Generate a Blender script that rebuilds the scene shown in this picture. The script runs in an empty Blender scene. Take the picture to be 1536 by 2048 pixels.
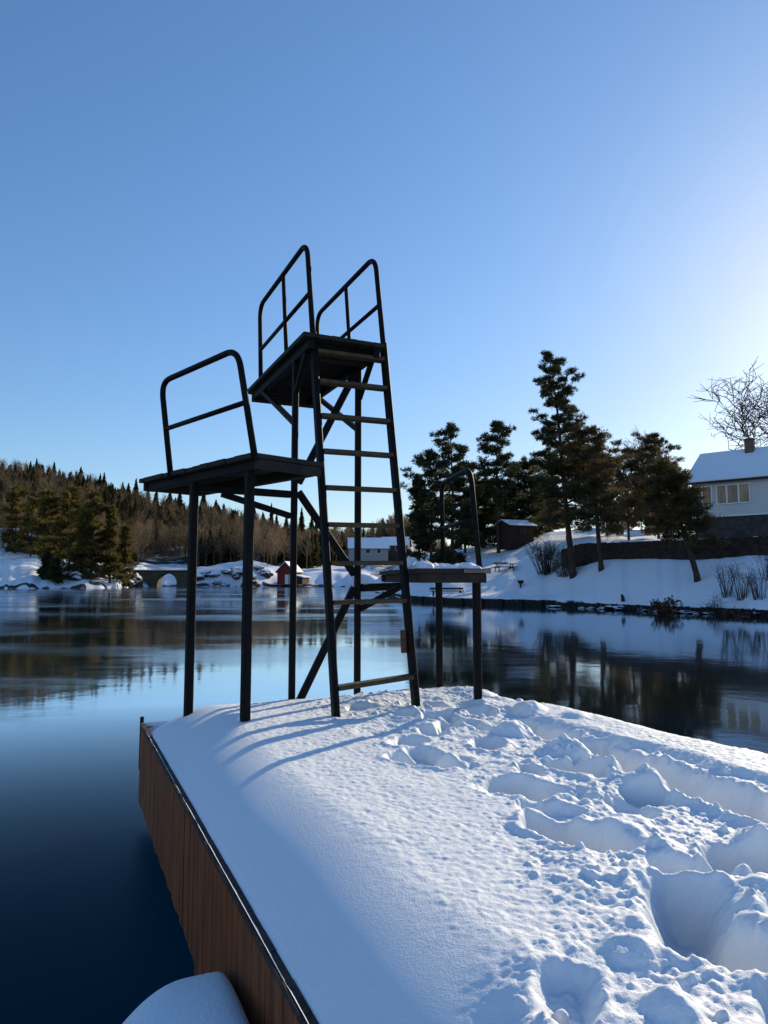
import bpy, math, random
import numpy as np
from mathutils import Vector, Matrix

random.seed(7)
RNG = np.random.default_rng(11)
SC = bpy.context.scene
COL = SC.collection
R = math.radians

# ------------------------------------------------------------------ frame
# camera stands at the origin, 1 m above the snow of the pier; +Y is straight ahead.
F = 1400.0 / 1536.0            # focal length in image widths
HOR = 1160.0                   # row of the horizon (2048 rows)
EYE = 1.0
WZ = -0.95                     # water level
TH = R(24.6)                   # the pier runs this far to the left of straight ahead
CT, ST = math.cos(TH), math.sin(TH)


def W(u, v, z=0.0):
    """pier coordinates (u along the pier, v across it) to world"""
    return Vector((-ST * u + CT * v, CT * u + ST * v, z))


def Wn(u, v, z):
    return np.stack([-ST * u + CT * v, CT * u + ST * v, z], -1)


def B(px, row, Y):
    """a bearing and an elevation, read off the photograph, at distance Y"""
    return Vector(((px - 768.0) / 1400.0 * Y, Y, EYE + (HOR - row) / 1400.0 * Y))


# ------------------------------------------------------------------ noise
def _hash(ix, iy, seed):
    n = (ix.astype(np.int64) * 374761393 + iy.astype(np.int64) * 668265263 + seed * 1442695041) & 0x7FFFFFFF
    n = ((n ^ (n >> 13)) * 1274126177) & 0x7FFFFFFF
    n = n ^ (n >> 16)
    return (n & 0xFFFFFF) / float(0xFFFFFF)


def vnoise(x, y, seed=0):
    x = np.asarray(x, float); y = np.asarray(y, float)
    ix = np.floor(x); iy = np.floor(y)
    fx = x - ix; fy = y - iy
    ux = fx * fx * fx * (fx * (fx * 6 - 15) + 10)
    uy = fy * fy * fy * (fy * (fy * 6 - 15) + 10)
    a = _hash(ix, iy, seed); b = _hash(ix + 1, iy, seed)
    c = _hash(ix, iy + 1, seed); d = _hash(ix + 1, iy + 1, seed)
    return ((a * (1 - ux) + b * ux) * (1 - uy) + (c * (1 - ux) + d * ux) * uy) * 2 - 1


def fbm(x, y, oct=4, seed=0, gain=0.5):
    s = 0; a = 1.0; t = 0
    ca, sa = math.cos(0.6), math.sin(0.6)
    for i in range(oct):
        s = s + a * vnoise(x, y, seed + i * 17)
        t += a; a *= gain
        x, y = (x * ca - y * sa) * 2.03 + 11.3, (x * sa + y * ca) * 2.03 - 4.7
    return s / t


def billow(x, y, oct=3, seed=0):
    s = 0; a = 1.0; t = 0
    for i in range(oct):
        s = s + a * (1 - np.abs(vnoise(x, y, seed + i * 31)) * 2)
        t += a; a *= 0.5
        x, y = x * 1.9 + y * 0.7 + 3.1, y * 1.9 - x * 0.7 + 7.7
    return s / t


def sstep(a, b, x):
    t = np.clip((x - a) / (b - a), 0, 1)
    return t * t * (3 - 2 * t)


# ------------------------------------------------------------------ objects
def tag(o, label=None, cat=None, group=None, kind=None):
    if label: o['label'] = label
    if cat: o['category'] = cat
    if group: o['group'] = group
    if kind: o['kind'] = kind
    return o


def empty(name, loc=(0, 0, 0), rz=0.0, label=None, cat=None, group=None):
    o = bpy.data.objects.new(name, None)
    o.empty_display_size = 0.2
    COL.objects.link(o)
    o.location = loc
    o.rotation_euler = (0, 0, rz)
    return tag(o, label, cat, group)


def link(name, me, mat, parent=None, smooth=False):
    o = bpy.data.objects.new(name, me)
    COL.objects.link(o)
    if mat: me.materials.append(mat)
    if parent is not None:
        o.parent = parent
        # geometry of parts is given in world space unless the parent is placed first
        if parent.get('_local') is None:
            pass
    if smooth:
        me.polygons.foreach_set('use_smooth', np.ones(len(me.polygons), bool))
    return o


def np_mesh(name, V, Fc):
    """V (n,3), Fc (m,k) with k 3 or 4"""
    me = bpy.data.meshes.new(name)
    V = np.ascontiguousarray(V, np.float32); Fc = np.ascontiguousarray(Fc, np.int32)
    k = Fc.shape[1]
    me.vertices.add(len(V)); me.vertices.foreach_set('co', V.ravel())
    me.loops.add(Fc.size); me.loops.foreach_set('vertex_index', Fc.ravel())
    me.polygons.add(len(Fc))
    me.polygons.foreach_set('loop_start', np.arange(0, Fc.size, k, dtype=np.int32))
    me.polygons.foreach_set('loop_total', np.full(len(Fc), k, np.int32))
    me.update(calc_edges=True)
    me.validate()
    return me


class MB:
    def __init__(s):
        s.v = []; s.f = []

    def add(s, V, Fc):
        b = len(s.v)
        s.v += [tuple(p) for p in V]
        s.f += [tuple(i + b for i in f) for f in Fc]
        return s

    def box(s, c, size, rot=None):
        x, y, z = [d / 2 for d in size]
        V = [Vector((sx * x, sy * y, sz * z)) for sz in (-1, 1) for sy in (-1, 1) for sx in (-1, 1)]
        if rot is not None: V = [rot @ p for p in V]
        V = [p + Vector(c) for p in V]
        return s.add(V, [(0, 2, 3, 1), (4, 5, 7, 6), (0, 1, 5, 4), (2, 6, 7, 3), (0, 4, 6, 2), (1, 3, 7, 5)])

    def hexa(s, P):
        """eight corners, bottom ring then top ring (both counter-clockwise)"""
        return s.add(P, [(3, 2, 1, 0), (4, 5, 6, 7), (0, 1, 5, 4), (1, 2, 6, 5), (2, 3, 7, 6), (3, 0, 4, 7)])

    def bar(s, a, b, w, d, side=None, ch=0.006):
        """rectangular bar from a to b with small chamfers; w is measured along side"""
        a = Vector(a); b = Vector(b); t = (b - a).normalized()
        if side is None: side = Vector((0, 0, 1)) if abs(t.z) < 0.9 else Vector((1, 0, 0))
        x = (Vector(side) - t * t.dot(Vector(side))).normalized(); y = t.cross(x)
        w /= 2; d /= 2; c = min(ch, w * 0.4, d * 0.4)
        prof = [(w - c, -d), (w, -d + c), (w, d - c), (w - c, d), (-w + c, d), (-w, d - c), (-w, -d + c), (-w + c, -d)]
        V = [p + x * i + y * j for p in (a, b) for i, j in prof]
        n = 8
        Fc = [(i, (i + 1) % n, n + (i + 1) % n, n + i) for i in range(n)]
        Fc += [tuple(range(n - 1, -1, -1)), tuple(range(n, 2 * n))]
        return s.add(V, Fc)

    def tube(s, pts, r, n=10, cap=True):
        pts = [Vector(p) for p in pts]
        rr = r if isinstance(r, (list, tuple)) else [r] * len(pts)
        prev = None; b0 = len(s.v); V = []
        for i, p in enumerate(pts):
            t = (pts[min(i + 1, len(pts) - 1)] - pts[max(i - 1, 0)]).normalized()
            if prev is None:
                x = t.orthogonal().normalized()
            else:
                x = (prev - t * t.dot(prev)).normalized()
            prev = x; y = t.cross(x)
            for k in range(n):
                a = 2 * math.pi * k / n
                V.append(p + (x * math.cos(a) + y * math.sin(a)) * rr[i])
        Fc = []
        for i in range(len(pts) - 1):
            for k in range(n):
                Fc.append((i * n + k, i * n + (k + 1) % n, (i + 1) * n + (k + 1) % n, (i + 1) * n + k))
        if cap:
            Fc.append(tuple(range(n - 1, -1, -1)))
            Fc.append(tuple(range((len(pts) - 1) * n, len(pts) * n)))
        return s.add(V, Fc)

    def build(s, name, mat, parent=None, smooth=False, origin=None):
        me = bpy.data.meshes.new(name)
        V = s.v
        if origin is not None:
            V = [(p[0] - origin[0], p[1] - origin[1], p[2] - origin[2]) for p in V]
        me.from_pydata(V, [], s.f); me.update()
        return link(name, me, mat, parent, smooth)


def fillet(pts, r, n=6):
    """round the inner corners of a path"""
    pts = [Vector(p) for p in pts]; out = [pts[0]]
    for i in range(1, len(pts) - 1):
        a, b, c = pts[i - 1], pts[i], pts[i + 1]
        d0 = (a - b).normalized(); d1 = (c - b).normalized()
        rr = min(r, (a - b).length * .45, (c - b).length * .45)
        p0 = b + d0 * rr; p1 = b + d1 * rr
        for k in range(n + 1):
            t = k / n
            out.append(p0 * (1 - t) ** 2 + b * 2 * t * (1 - t) + p1 * t * t)
    out.append(pts[-1])
    return out


# ------------------------------------------------------------------ materials
def new_mat(name):
    m = bpy.data.materials.new(name); m.use_nodes = True
    nt = m.node_tree
    for n in list(nt.nodes): nt.nodes.remove(n)
    out = nt.nodes.new('ShaderNodeOutputMaterial')
    bs = nt.nodes.new('ShaderNodeBsdfPrincipled')
    nt.links.new(bs.outputs[0], out.inputs[0])
    return m, nt, bs


def nnoise(nt, scale, detail=4, rough=0.55, vec=None, stretch=None, coord='Object'):
    tc = nt.nodes.new('ShaderNodeTexCoord')
    src = tc.outputs[coord]
    if stretch:
        mp = nt.nodes.new('ShaderNodeMapping'); mp.inputs['Scale'].default_value = stretch
        nt.links.new(src, mp.inputs[0]); src = mp.outputs[0]
    n = nt.nodes.new('ShaderNodeTexNoise')
    n.inputs['Scale'].default_value = scale; n.inputs['Detail'].default_value = detail
    n.inputs['Roughness'].default_value = rough
    nt.links.new(src, n.inputs['Vector'])
    return n


def ramp(nt, src, stops):
    r = nt.nodes.new('ShaderNodeValToRGB')
    e = r.color_ramp.elements
    while len(e) < len(stops): e.new(0.5)
    for i, (p, c) in enumerate(stops):
        e[i].position = p; e[i].color = (c[0], c[1], c[2], 1)
    nt.links.new(src, r.inputs[0])
    return r


def bump(nt, bs, src, strength, dist):
    b = nt.nodes.new('ShaderNodeBump')
    b.inputs['Strength'].default_value = strength; b.inputs['Distance'].default_value = dist
    nt.links.new(src, b.inputs['Height']); nt.links.new(b.outputs[0], bs.inputs['Normal'])
    return b


def simple(name, c0, c1, scale=4, rough=0.7, metal=0.0, bs_=0.3, bd=0.01, detail=5, stretch=None, spec=0.4, coord='Object'):
    m, nt, bs = new_mat(name)
    n = nnoise(nt, scale, detail, stretch=stretch, coord=coord)
    r = ramp(nt, n.outputs['Fac'], [(0.3, c0), (0.7, c1)])
    nt.links.new(r.outputs[0], bs.inputs['Base Color'])
    bs.inputs['Roughness'].default_value = rough; bs.inputs['Metallic'].default_value = metal
    bs.inputs['Specular IOR Level'].default_value = spec
    if bs_: bump(nt, bs, n.outputs['Fac'], bs_, bd)
    return m


def snow_capped(name, c0, c1, scale, lo=0.35, hi=0.65, rough=0.85, stretch=None):
    """snow lying wherever the surface faces up"""
    m, nt, bs = new_mat(name)
    n = nnoise(nt, scale, 6, stretch=stretch)
    r = ramp(nt, n.outputs['Fac'], [(0.3, c0), (0.7, c1)])
    g = nt.nodes.new('ShaderNodeNewGeometry')
    sx = nt.nodes.new('ShaderNodeSeparateXYZ'); nt.links.new(g.outputs['Normal'], sx.inputs[0])
    ad = nt.nodes.new('ShaderNodeMath'); ad.operation = 'MULTIPLY_ADD'
    n2 = nnoise(nt, scale * 2.3, 5)
    nt.links.new(n2.outputs['Fac'], ad.inputs[0]); ad.inputs[1].default_value = 0.7
    nt.links.new(sx.outputs[2], ad.inputs[2])
    mr = nt.nodes.new('ShaderNodeMapRange')
    mr.inputs[1].default_value = lo + .35; mr.inputs[2].default_value = hi + .35
    nt.links.new(ad.outputs[0], mr.inputs[0])
    mx = nt.nodes.new('ShaderNodeMix'); mx.data_type = 'RGBA'
    nt.links.new(mr.outputs[0], mx.inputs[0]); nt.links.new(r.outputs[0], mx.inputs[6])
    mx.inputs[7].default_value = (.8, .82, .86, 1)
    nt.links.new(mx.outputs[2], bs.inputs['Base Color'])
    bs.inputs['Roughness'].default_value = rough
    bs.inputs['Specular IOR Level'].default_value = .2
    bump(nt, bs, n.outputs['Fac'], .5, .1)
    return m


M = {}
M['paint'] = simple('black_paint', (.0025, .003, .004), (.006, .0065, .008), 30, .6, 0, .25, .002, spec=.12)
_m = M['paint']; _nt = _m.node_tree; _bs = [q for q in _nt.nodes if q.type == 'BSDF_PRINCIPLED'][0]
_old = _bs.inputs['Base Color'].links[0].from_socket; _n = nnoise(_nt, 9, 8, .75)
_r = ramp(_nt, _n.outputs['Fac'], [(.6, (0, 0, 0)), (.68, (1, 1, 1))])
_x = _nt.nodes.new('ShaderNodeMix'); _x.data_type = 'RGBA'; _nt.links.new(_r.outputs[0], _x.inputs[0]); _nt.links.new(_old, _x.inputs[6])
_x.inputs[7].default_value = (.035, .014, .007, 1); _nt.links.new(_x.outputs[2], _bs.inputs['Base Color'])
M['tread'] = simple('weathered_tread', (.035, .026, .012), (.075, .058, .028), 14, .8, 0, .5, .004, stretch=(1, 1, 1))
M['deckwood'] = simple('dark_deck_wood', (.006, .005, .004), (.024, .018, .013), 9, .8, 0, .5, .004)
M['greywood'] = simple('grey_wood', (.09, .08, .075), (.2, .175, .16), 12, .8, 0, .5, .004, stretch=(1, 1, 1))
M['skirt'] = simple('brown_stained_boards', (.09, .024, .004), (.28, .078, .015), 5, .75, 0, .5, .004, stretch=(3, 3, .5), coord='Object')
M['trim'] = simple('dark_trim', (.010, .007, .006), (.07, .045, .032), 14, .85, 0, .6, .006)
M['timber'] = simple('wet_timber', (.004, .0035, .003), (.014, .011, .009), 7, .8, 0, .6, .008)
M['rust'] = simple('rusty_bracket', (.05, .02, .012), (.12, .05, .03), 20, .8)
M['bark'] = simple('pine_bark', (.028, .017, .012), (.09, .05, .032), 6, .9, 0, .8, .03, stretch=(1, 1, .3))
M['barkdark'] = simple('dark_bark', (.02, .016, .013), (.055, .042, .034), 6, .9, 0, .8, .02, stretch=(1, 1, .3))
M['twig'] = simple('bare_twigs', (.02, .016, .013), (.05, .04, .032), .8, .9, 0, 0)
M['reed'] = simple('dry_stems', (.05, .032, .022), (.11, .07, .045), 2, .9, 0, 0)
M['dryleaf'] = simple('dry_leaves', (.05, .022, .012), (.12, .055, .026), 5, .8, 0, 0)
M['redwood'] = simple('red_boards', (.16, .012, .008), (.25, .022, .014), 3, .8, 0, .3, .01, stretch=(8, 8, .4))
M['brownwood'] = simple('brown_boards', (.02, .009, .007), (.045, .018, .013), 4, .85, 0, .4, .01, stretch=(6, 6, .5))
M['whitewall'] = simple('white_boards', (.52, .51, .49), (.64, .63, .6), 3, .7, 0, .15, .01, stretch=(.4, .4, 10))
M['whitepaint'] = simple('white_paint', (.7, .7, .68), (.8, .8, .78), 5, .6, 0, .1, .004)
M['basement'] = simple('grey_masonry', (.03, .024, .024), (.075, .06, .056), 3, .9, 0, .6, .03)
M['stonewall'] = simple('brown_stone_wall', (.014, .009, .008), (.06, .038, .03), 2.6, .95, 0, .9, .1, stretch=(1, 1, 1.8))
M['chimney'] = simple('brick_chimney', (.12, .07, .055), (.2, .12, .1), 6, .9, 0, .5, .02)
M['tile'] = simple('dark_roof_edge', (.02, .018, .02), (.05, .045, .05), 5, .8)
M['curtain'] = simple('warm_curtain', (.14, .065, .028), (.42, .24, .11), 1.7, .35, 0, 0, spec=.8, stretch=(1, 1, .35))
M['greyboards'] = simple('grey_boards', (.22, .22, .23), (.3, .3, .31), 3, .8, 0, .15, .01, stretch=(.4, .4, 10))
M['concrete'] = simple('bridge_concrete', (.06, .048, .034), (.15, .115, .075), 1.2, .9, 0, .5, .05)
M['orange'] = simple('orange_plastic', (.55, .1, .02), (.7, .16, .03), 5, .5, 0, 0)
M['rock'] = snow_capped('snowy_rock', (.03, .026, .024), (.13, .11, .095), 1.1, .2, .5)
M['quay'] = snow_capped('quay_stone', (.006, .006, .006), (.03, .026, .024), 1.4, .72, .9)
M['furn'] = snow_capped('snowy_furniture', (.015, .012, .01), (.03, .025, .02), 3, .4, .6)


def needle_mat(name, dark, lite, scale=.9, trans=.25):
    m, nt, bs = new_mat(name)
    n = nnoise(nt, scale, 3)
    r = ramp(nt, n.outputs['Fac'], [(0.35, dark), (0.65, lite)])
    nt.links.new(r.outputs[0], bs.inputs['Base Color'])
    bs.inputs['Roughness'].default_value = .7
    bs.inputs['Specular IOR Level'].default_value = .25
    tr = nt.nodes.new('ShaderNodeBsdfTranslucent'); nt.links.new(r.outputs[0], tr.inputs[0])
    mx = nt.nodes.new('ShaderNodeMixShader'); mx.inputs[0].default_value = trans
    nt.links.new(bs.outputs[0], mx.inputs[1]); nt.links.new(tr.outputs[0], mx.inputs[2])
    out = [q for q in nt.nodes if q.type == 'OUTPUT_MATERIAL'][0]
    nt.links.new(mx.outputs[0], out.inputs[0])
    return m


M['needle'] = needle_mat('pine_needles', (.022, .030, .013), (.085, .09, .036), .8, .4)
M['needleflare'] = needle_mat('pine_needles_flare', (.06, .048, .02), (.19, .135, .06), .8, .45)  # warm brown tint of lens flare put into the needle colour
M['olive'] = needle_mat('olive_needles', (.06, .055, .015), (.23, .165, .035), .25, .35)
M['farspruce'] = needle_mat('far_spruce', (.026, .034, .015), (.085, .078, .026), .06, .25)
M['farbare'] = needle_mat('far_bare_wood', (.10, .072, .045), (.25, .175, .10), .06, .3)

# snow of the pier
def make_snow(name, fine, sub):
    m, nt, bs = new_mat(name)
    bs.inputs['Base Color'].default_value = (.86, .90, .94, 1)
    bs.inputs['Roughness'].default_value = .62
    bs.inputs['Specular IOR Level'].default_value = .3
    if sub:
        bs.inputs['Subsurface Weight'].default_value = 0.0
        bs.inputs['Subsurface Radius'].default_value = (.012, .02, .03)
        bs.inputs['Subsurface Scale'].default_value = .6
    n1 = nnoise(nt, fine, 6, .7)
    n2 = nt.nodes.new('ShaderNodeTexVoronoi'); n2.inputs['Scale'].default_value = fine * 2.2
    tc = nt.nodes.new('ShaderNodeTexCoord'); nt.links.new(tc.outputs['Object'], n2.inputs['Vector'])
    ad = nt.nodes.new('ShaderNodeMath'); ad.operation = 'MULTIPLY_ADD'
    nt.links.new(n2.outputs['Distance'], ad.inputs[0]); ad.inputs[1].default_value = .35
    nt.links.new(n1.outputs['Fac'], ad.inputs[2])
    bump(nt, bs, ad.outputs[0], .6, .30 / fine)
    return m


M['snow'] = make_snow('pier_snow', 70, True)
M['snowsoft'] = make_snow('soft_snow', 40, False)


def make_terrain_mat():
    m, nt, bs = new_mat('snowy_ground')
    at = nt.nodes.new('ShaderNodeAttribute'); at.attribute_name = 'wood'
    n = nnoise(nt, .22, 7, .65)
    n2 = nnoise(nt, .9, 5, .6)
    r = ramp(nt, n2.outputs['Fac'], [(0.35, (.028, .022, .016)), (0.7, (.09, .07, .05))])
    ad = nt.nodes.new('ShaderNodeMath'); ad.operation = 'MULTIPLY_ADD'
    nt.links.new(at.outputs['Fac'], ad.inputs[0]); ad.inputs[1].default_value = 1.0
    sb = nt.nodes.new('ShaderNodeMath'); sb.operation = 'SUBTRACT'
    nt.links.new(n.outputs['Fac'], sb.inputs[0]); sb.inputs[1].default_value = .5
    nt.links.new(sb.outputs[0], ad.inputs[2])
    mr = nt.nodes.new('ShaderNodeMapRange'); mr.inputs[1].default_value = .42; mr.inputs[2].default_value = .56
    nt.links.new(ad.outputs[0], mr.inputs[0])
    mx = nt.nodes.new('ShaderNodeMix'); mx.data_type = 'RGBA'
    nt.links.new(mr.outputs[0], mx.inputs[0])
    mx.inputs[6].default_value = (.84, .86, .9, 1); nt.links.new(r.outputs[0], mx.inputs[7])
    nt.links.new(mx.outputs[2], bs.inputs['Base Color'])
    bs.inputs['Roughness'].default_value = .8; bs.inputs['Specular IOR Level'].default_value = .2
    bump(nt, bs, n2.outputs['Fac'], .35, .12)
    return m


M['terrain'] = make_terrain_mat()


def make_water():
    m, nt, bs = new_mat('lake_water')
    bs.inputs['Base Color'].default_value = (0, .0006, .0012, 1)
    bs.inputs['Emission Color'].default_value = (.0001, .0062, .0185, 1); bs.inputs['Emission Strength'].default_value = 1.0   # constant glow added for light scattered out of deep water, takes no shadow
    bs.inputs['Roughness'].default_value = .6; bs.inputs['Specular IOR Level'].default_value = 0
    n = nnoise(nt, .06, 7, .68, stretch=(.5, 1.6, 1))       # drifting skin of thin ice: duller reflections
    mr = nt.nodes.new('ShaderNodeMapRange'); mr.inputs[1].default_value = .5; mr.inputs[2].default_value = .62
    mr.inputs[3].default_value = .06; mr.inputs[4].default_value = .17
    sx = nt.nodes.new('ShaderNodeSeparateXYZ'); tq = nt.nodes.new('ShaderNodeTexCoord'); nt.links.new(tq.outputs['Object'], sx.inputs[0])
    ml = nt.nodes.new('ShaderNodeMapRange'); ml.inputs[1].default_value = 1; ml.inputs[2].default_value = 7     # the ice lies off the western side
    ml.inputs[3].default_value = 1.05; ml.inputs[4].default_value = .72; nt.links.new(sx.outputs[0], ml.inputs[0])
    mm = nt.nodes.new('ShaderNodeMath'); mm.operation = 'MULTIPLY'; nt.links.new(n.outputs['Fac'], mm.inputs[0]); nt.links.new(ml.outputs[0], mm.inputs[1])
    nt.links.new(mm.outputs[0], mr.inputs[0])
    gl = nt.nodes.new('ShaderNodeBsdfGlossy'); tc = nt.nodes.new('ShaderNodeTexCoord'); ln = nt.nodes.new('ShaderNodeVectorMath'); ln.operation = 'LENGTH'
    nt.links.new(tc.outputs['Object'], ln.inputs[0])
    nr = nt.nodes.new('ShaderNodeMapRange'); nr.interpolation_type = 'SMOOTHSTEP'      # added matt skin round the pier, blurs away its boards' reflection
    nr.inputs[1].default_value = 4.5; nr.inputs[2].default_value = 10; nr.inputs[3].default_value = .38; nr.inputs[4].default_value = 0
    nt.links.new(ln.outputs['Value'], nr.inputs[0])
    mxr = nt.nodes.new('ShaderNodeMath'); mxr.operation = 'MAXIMUM'
    nt.links.new(mr.outputs[0], mxr.inputs[0]); nt.links.new(nr.outputs[0], mxr.inputs[1])
    nt.links.new(mxr.outputs[0], gl.inputs['Roughness'])
    gl.inputs['Color'].default_value = (.88, .95, 1, 1)
    w1 = nnoise(nt, 1.1, 3, .5); w2 = nnoise(nt, 7, 2, .5)
    ad = nt.nodes.new('ShaderNodeMath'); ad.operation = 'MULTIPLY_ADD'
    nt.links.new(w2.outputs['Fac'], ad.inputs[0]); ad.inputs[1].default_value = .08
    nt.links.new(w1.outputs['Fac'], ad.inputs[2])
    b = nt.nodes.new('ShaderNodeBump'); b.inputs['Strength'].default_value = .12; b.inputs['Distance'].default_value = .03
    nt.links.new(ad.outputs[0], b.inputs['Height']); nt.links.new(b.outputs[0], gl.inputs['Normal'])
    fr = nt.nodes.new('ShaderNodeFresnel'); fr.inputs['IOR'].default_value = 1.33
    pw = nt.nodes.new('ShaderNodeMath'); pw.operation = 'POWER'; pw.inputs[1].default_value = 2.9
    nt.links.new(fr.outputs[0], pw.inputs[0])
    mu = nt.nodes.new('ShaderNodeMath'); mu.operation = 'MULTIPLY'; mu.inputs[1].default_value = 16.0
    nt.links.new(pw.outputs[0], mu.inputs[0])
    mn = nt.nodes.new('ShaderNodeMath'); mn.operation = 'MINIMUM'; mn.inputs[1].default_value = .9
    nt.links.new(mu.outputs[0], mn.inputs[0])
    mx = nt.nodes.new('ShaderNodeMixShader'); nt.links.new(mn.outputs[0], mx.inputs[0])
    nt.links.new(bs.outputs[0], mx.inputs[1]); nt.links.new(gl.outputs[0], mx.inputs[2])
    out = [q for q in nt.nodes if q.type == 'OUTPUT_MATERIAL'][0]; nt.links.new(mx.outputs[0], out.inputs[0])
    return m


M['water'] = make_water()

# ------------------------------------------------------------------ camera, sun, sky
cam = bpy.data.cameras.new('camera'); co = bpy.data.objects.new('camera', cam); COL.objects.link(co)
cam.sensor_fit = 'HORIZONTAL'; cam.sensor_width = 36; cam.lens = 36 * F
cam.clip_start = .05; cam.clip_end = 5000
co.location = (0, 0, EYE)
co.rotation_euler = (R(90) + math.atan((HOR - 1024) / 1400.0), 0, 0)
SC.camera = co

SUN_AZ, SUN_EL = R(37), R(20.5)
sd = Vector((math.sin(SUN_AZ) * math.cos(SUN_EL), math.cos(SUN_AZ) * math.cos(SUN_EL), math.sin(SUN_EL)))
sl = bpy.data.lights.new('sun', 'SUN'); so = bpy.data.objects.new('sun', sl); COL.objects.link(so)
so.rotation_euler = sd.to_track_quat('Z', 'Y').to_euler()
sl.energy = 5.0; sl.angle = R(.6); sl.color = (1, .84, .58)

wd = bpy.data.worlds.new('World'); SC.world = wd; wd.use_nodes = True
wn = wd.node_tree
for n in list(wn.nodes): wn.nodes.remove(n)
sky = wn.nodes.new('ShaderNodeTexSky'); sky.sky_type = 'NISHITA'; sky.sun_disc = False
sky.sun_elevation = SUN_EL; sky.sun_rotation = SUN_AZ
sky.air_density = 1.0; sky.dust_density = .25; sky.ozone_density = 1.6; sky.altitude = 50
hsv = wn.nodes.new('ShaderNodeHueSaturation'); hsv.inputs['Saturation'].default_value = 1.0
bg = wn.nodes.new('ShaderNodeBackground'); bg.inputs[1].default_value = .13
wo = wn.nodes.new('ShaderNodeOutputWorld')
gm = wn.nodes.new('ShaderNodeMix'); gm.data_type = 'RGBA'; gm.blend_type = 'MULTIPLY'; gm.inputs[0].default_value = 1
lum = wn.nodes.new('ShaderNodeRGBToBW'); wn.links.new(sky.outputs[0], lum.inputs[0])
lm = wn.nodes.new('ShaderNodeMapRange'); lm.inputs[1].default_value = 1.6; lm.inputs[2].default_value = 7.0
wn.links.new(lum.outputs[0], lm.inputs[0])
wb = wn.nodes.new('ShaderNodeMix'); wb.data_type = 'RGBA'   # cool white balance, weaker in the bright haze round the sun
wb.inputs[6].default_value = (.81, 1.09, 1.36, 1); wb.inputs[7].default_value = (.80, .87, .97, 1)
wn.links.new(lm.outputs[0], wb.inputs[0]); wn.links.new(wb.outputs[2], gm.inputs[7])
wn.links.new(sky.outputs[0], hsv.inputs['Color']); wn.links.new(hsv.outputs[0], gm.inputs[6]); wn.links.new(gm.outputs[2], bg.inputs[0])
wn.links.new(bg.outputs[0], wo.inputs[0])

SC.view_settings.view_transform = 'Standard'; SC.view_settings.look = 'None'
SC.view_settings.exposure = 0; SC.view_settings.gamma = 1
SC.cycles.max_bounces = 6; SC.cycles.diffuse_bounces = 1; SC.cycles.glossy_bounces = 3
SC.cycles.transmission_bounces = 3; SC.cycles.caustics_reflective = False; SC.cycles.caustics_refractive = False

# ------------------------------------------------------------------ terrain
# columns: bearing (photo column); rows: (distance from the shore, photo row at that distance)
PROF = [
    (-1500, 150, [(0, 0), (20, 8), (80, 20), (200, 48), (400, 60)]),
    (-200, 160, [(0, 0), (12, 4), (50, 12), (110, 22), (190, 49), (300, 54)]),
    (0, 160, [(0, 0), (3, .9), (25, 5.5), (50, 11), (110, 22), (190, 49), (300, 54)]),
    (110, 160, [(0, 0), (3, 1.6), (15, 5), (50, 9), (110, 20), (190, 46), (300, 51)]),
    (240, 170, [(0, 0), (3, 1.5), (15, 3), (50, 5), (110, 15), (190, 39), (300, 43)]),
    (300, 215, [(0, 0), (3, 1), (20, 6), (50, 10), (110, 16), (190, 38), (300, 44)]),
    (420, 215, [(0, 0), (2, 1), (10, 5), (40, 7), (90, 12), (190, 34), (300, 40)]),
    (500, 205, [(0, 0), (3, 2), (10, 6), (40, 8), (90, 12), (190, 28), (300, 33)]),
    (560, 210, [(0, 0), (3, .8), (10, 4), (40, 6), (90, 10), (190, 20), (300, 27)]),
    (640, 210, [(0, 0), (3, .8), (14, 5), (40, 6), (90, 9), (150, 15), (300, 24)]),
    (700, 205, [(0, 0), (3, .8), (14, 4.5), (40, 6), (90, 8), (150, 16), (300, 24)]),
    (770, 84, [(0, 0), (.5, .42), (6, .8), (60, 1.0), (120, 5), (190, 8), (300, 24)]),
    (820, 66, [(0, 0), (.5, .42), (4, .9), (14, 3.2), (40, 5.5), (120, 7), (200, 9), (300, 24)]),
    (900, 59, [(0, 0), (.5, .42), (4, .9), (14, 2.9), (26, 5.0), (50, 6.5), (300, 8)]),
    (1000, 54.5, [(0, 0), (.5, .42), (4, .95), (13, 3.0), (28, 5.4), (50, 7.5), (300, 10)]),
    (1100, 51.5, [(0, 0), (.5, .42), (3, .9), (9, 3.0), (22, 6.2), (40, 8.2), (300, 12)]),
    (1200, 47.5, [(0, 0), (.5, .42), (3, 1.5), (7, 3.35), (8.6, 3.45), (9.4, 4.75), (22, 6.2), (40, 8.5), (300, 14)]),
    (1350, 42, [(0, 0), (.5, .42), (2.4, 1.5), (7, 3.35), (8.6, 3.45), (9.4, 4.75), (22, 5.4), (40, 7.5), (300, 14)]),
    (1536, 37, [(0, 0), (.5, .42), (2.4, 1.5), (7, 3.3), (8.6, 3.4), (9.4, 4.7), (22, 5.6), (40, 7), (300, 14)]),
    (1900, 31, [(0, 0), (.5, .42), (2.4, 1.5), (7, 3.3), (8.6, 3.4), (9.4, 4.7), (22, 5.6), (40, 7), (300, 14)]),
    (3500, 22, [(0, 0), (.5, .42), (3, 1.2), (7, 2.4), (22, 4.6), (40, 6), (300, 14)]),
]
_px = np.array([p[0] for p in PROF], float)
_rs = np.array([p[1] for p in PROF], float)
_dd = np.concatenate([np.linspace(0, 30, 121), np.linspace(31, 320, 290)])
_hh = np.stack([np.interp(_dd, [a for a, b in p[2]], [b for a, b in p[2]]) for p in PROF])


def shore_dist(px):
    return np.interp(px, _px, _rs)


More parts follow.
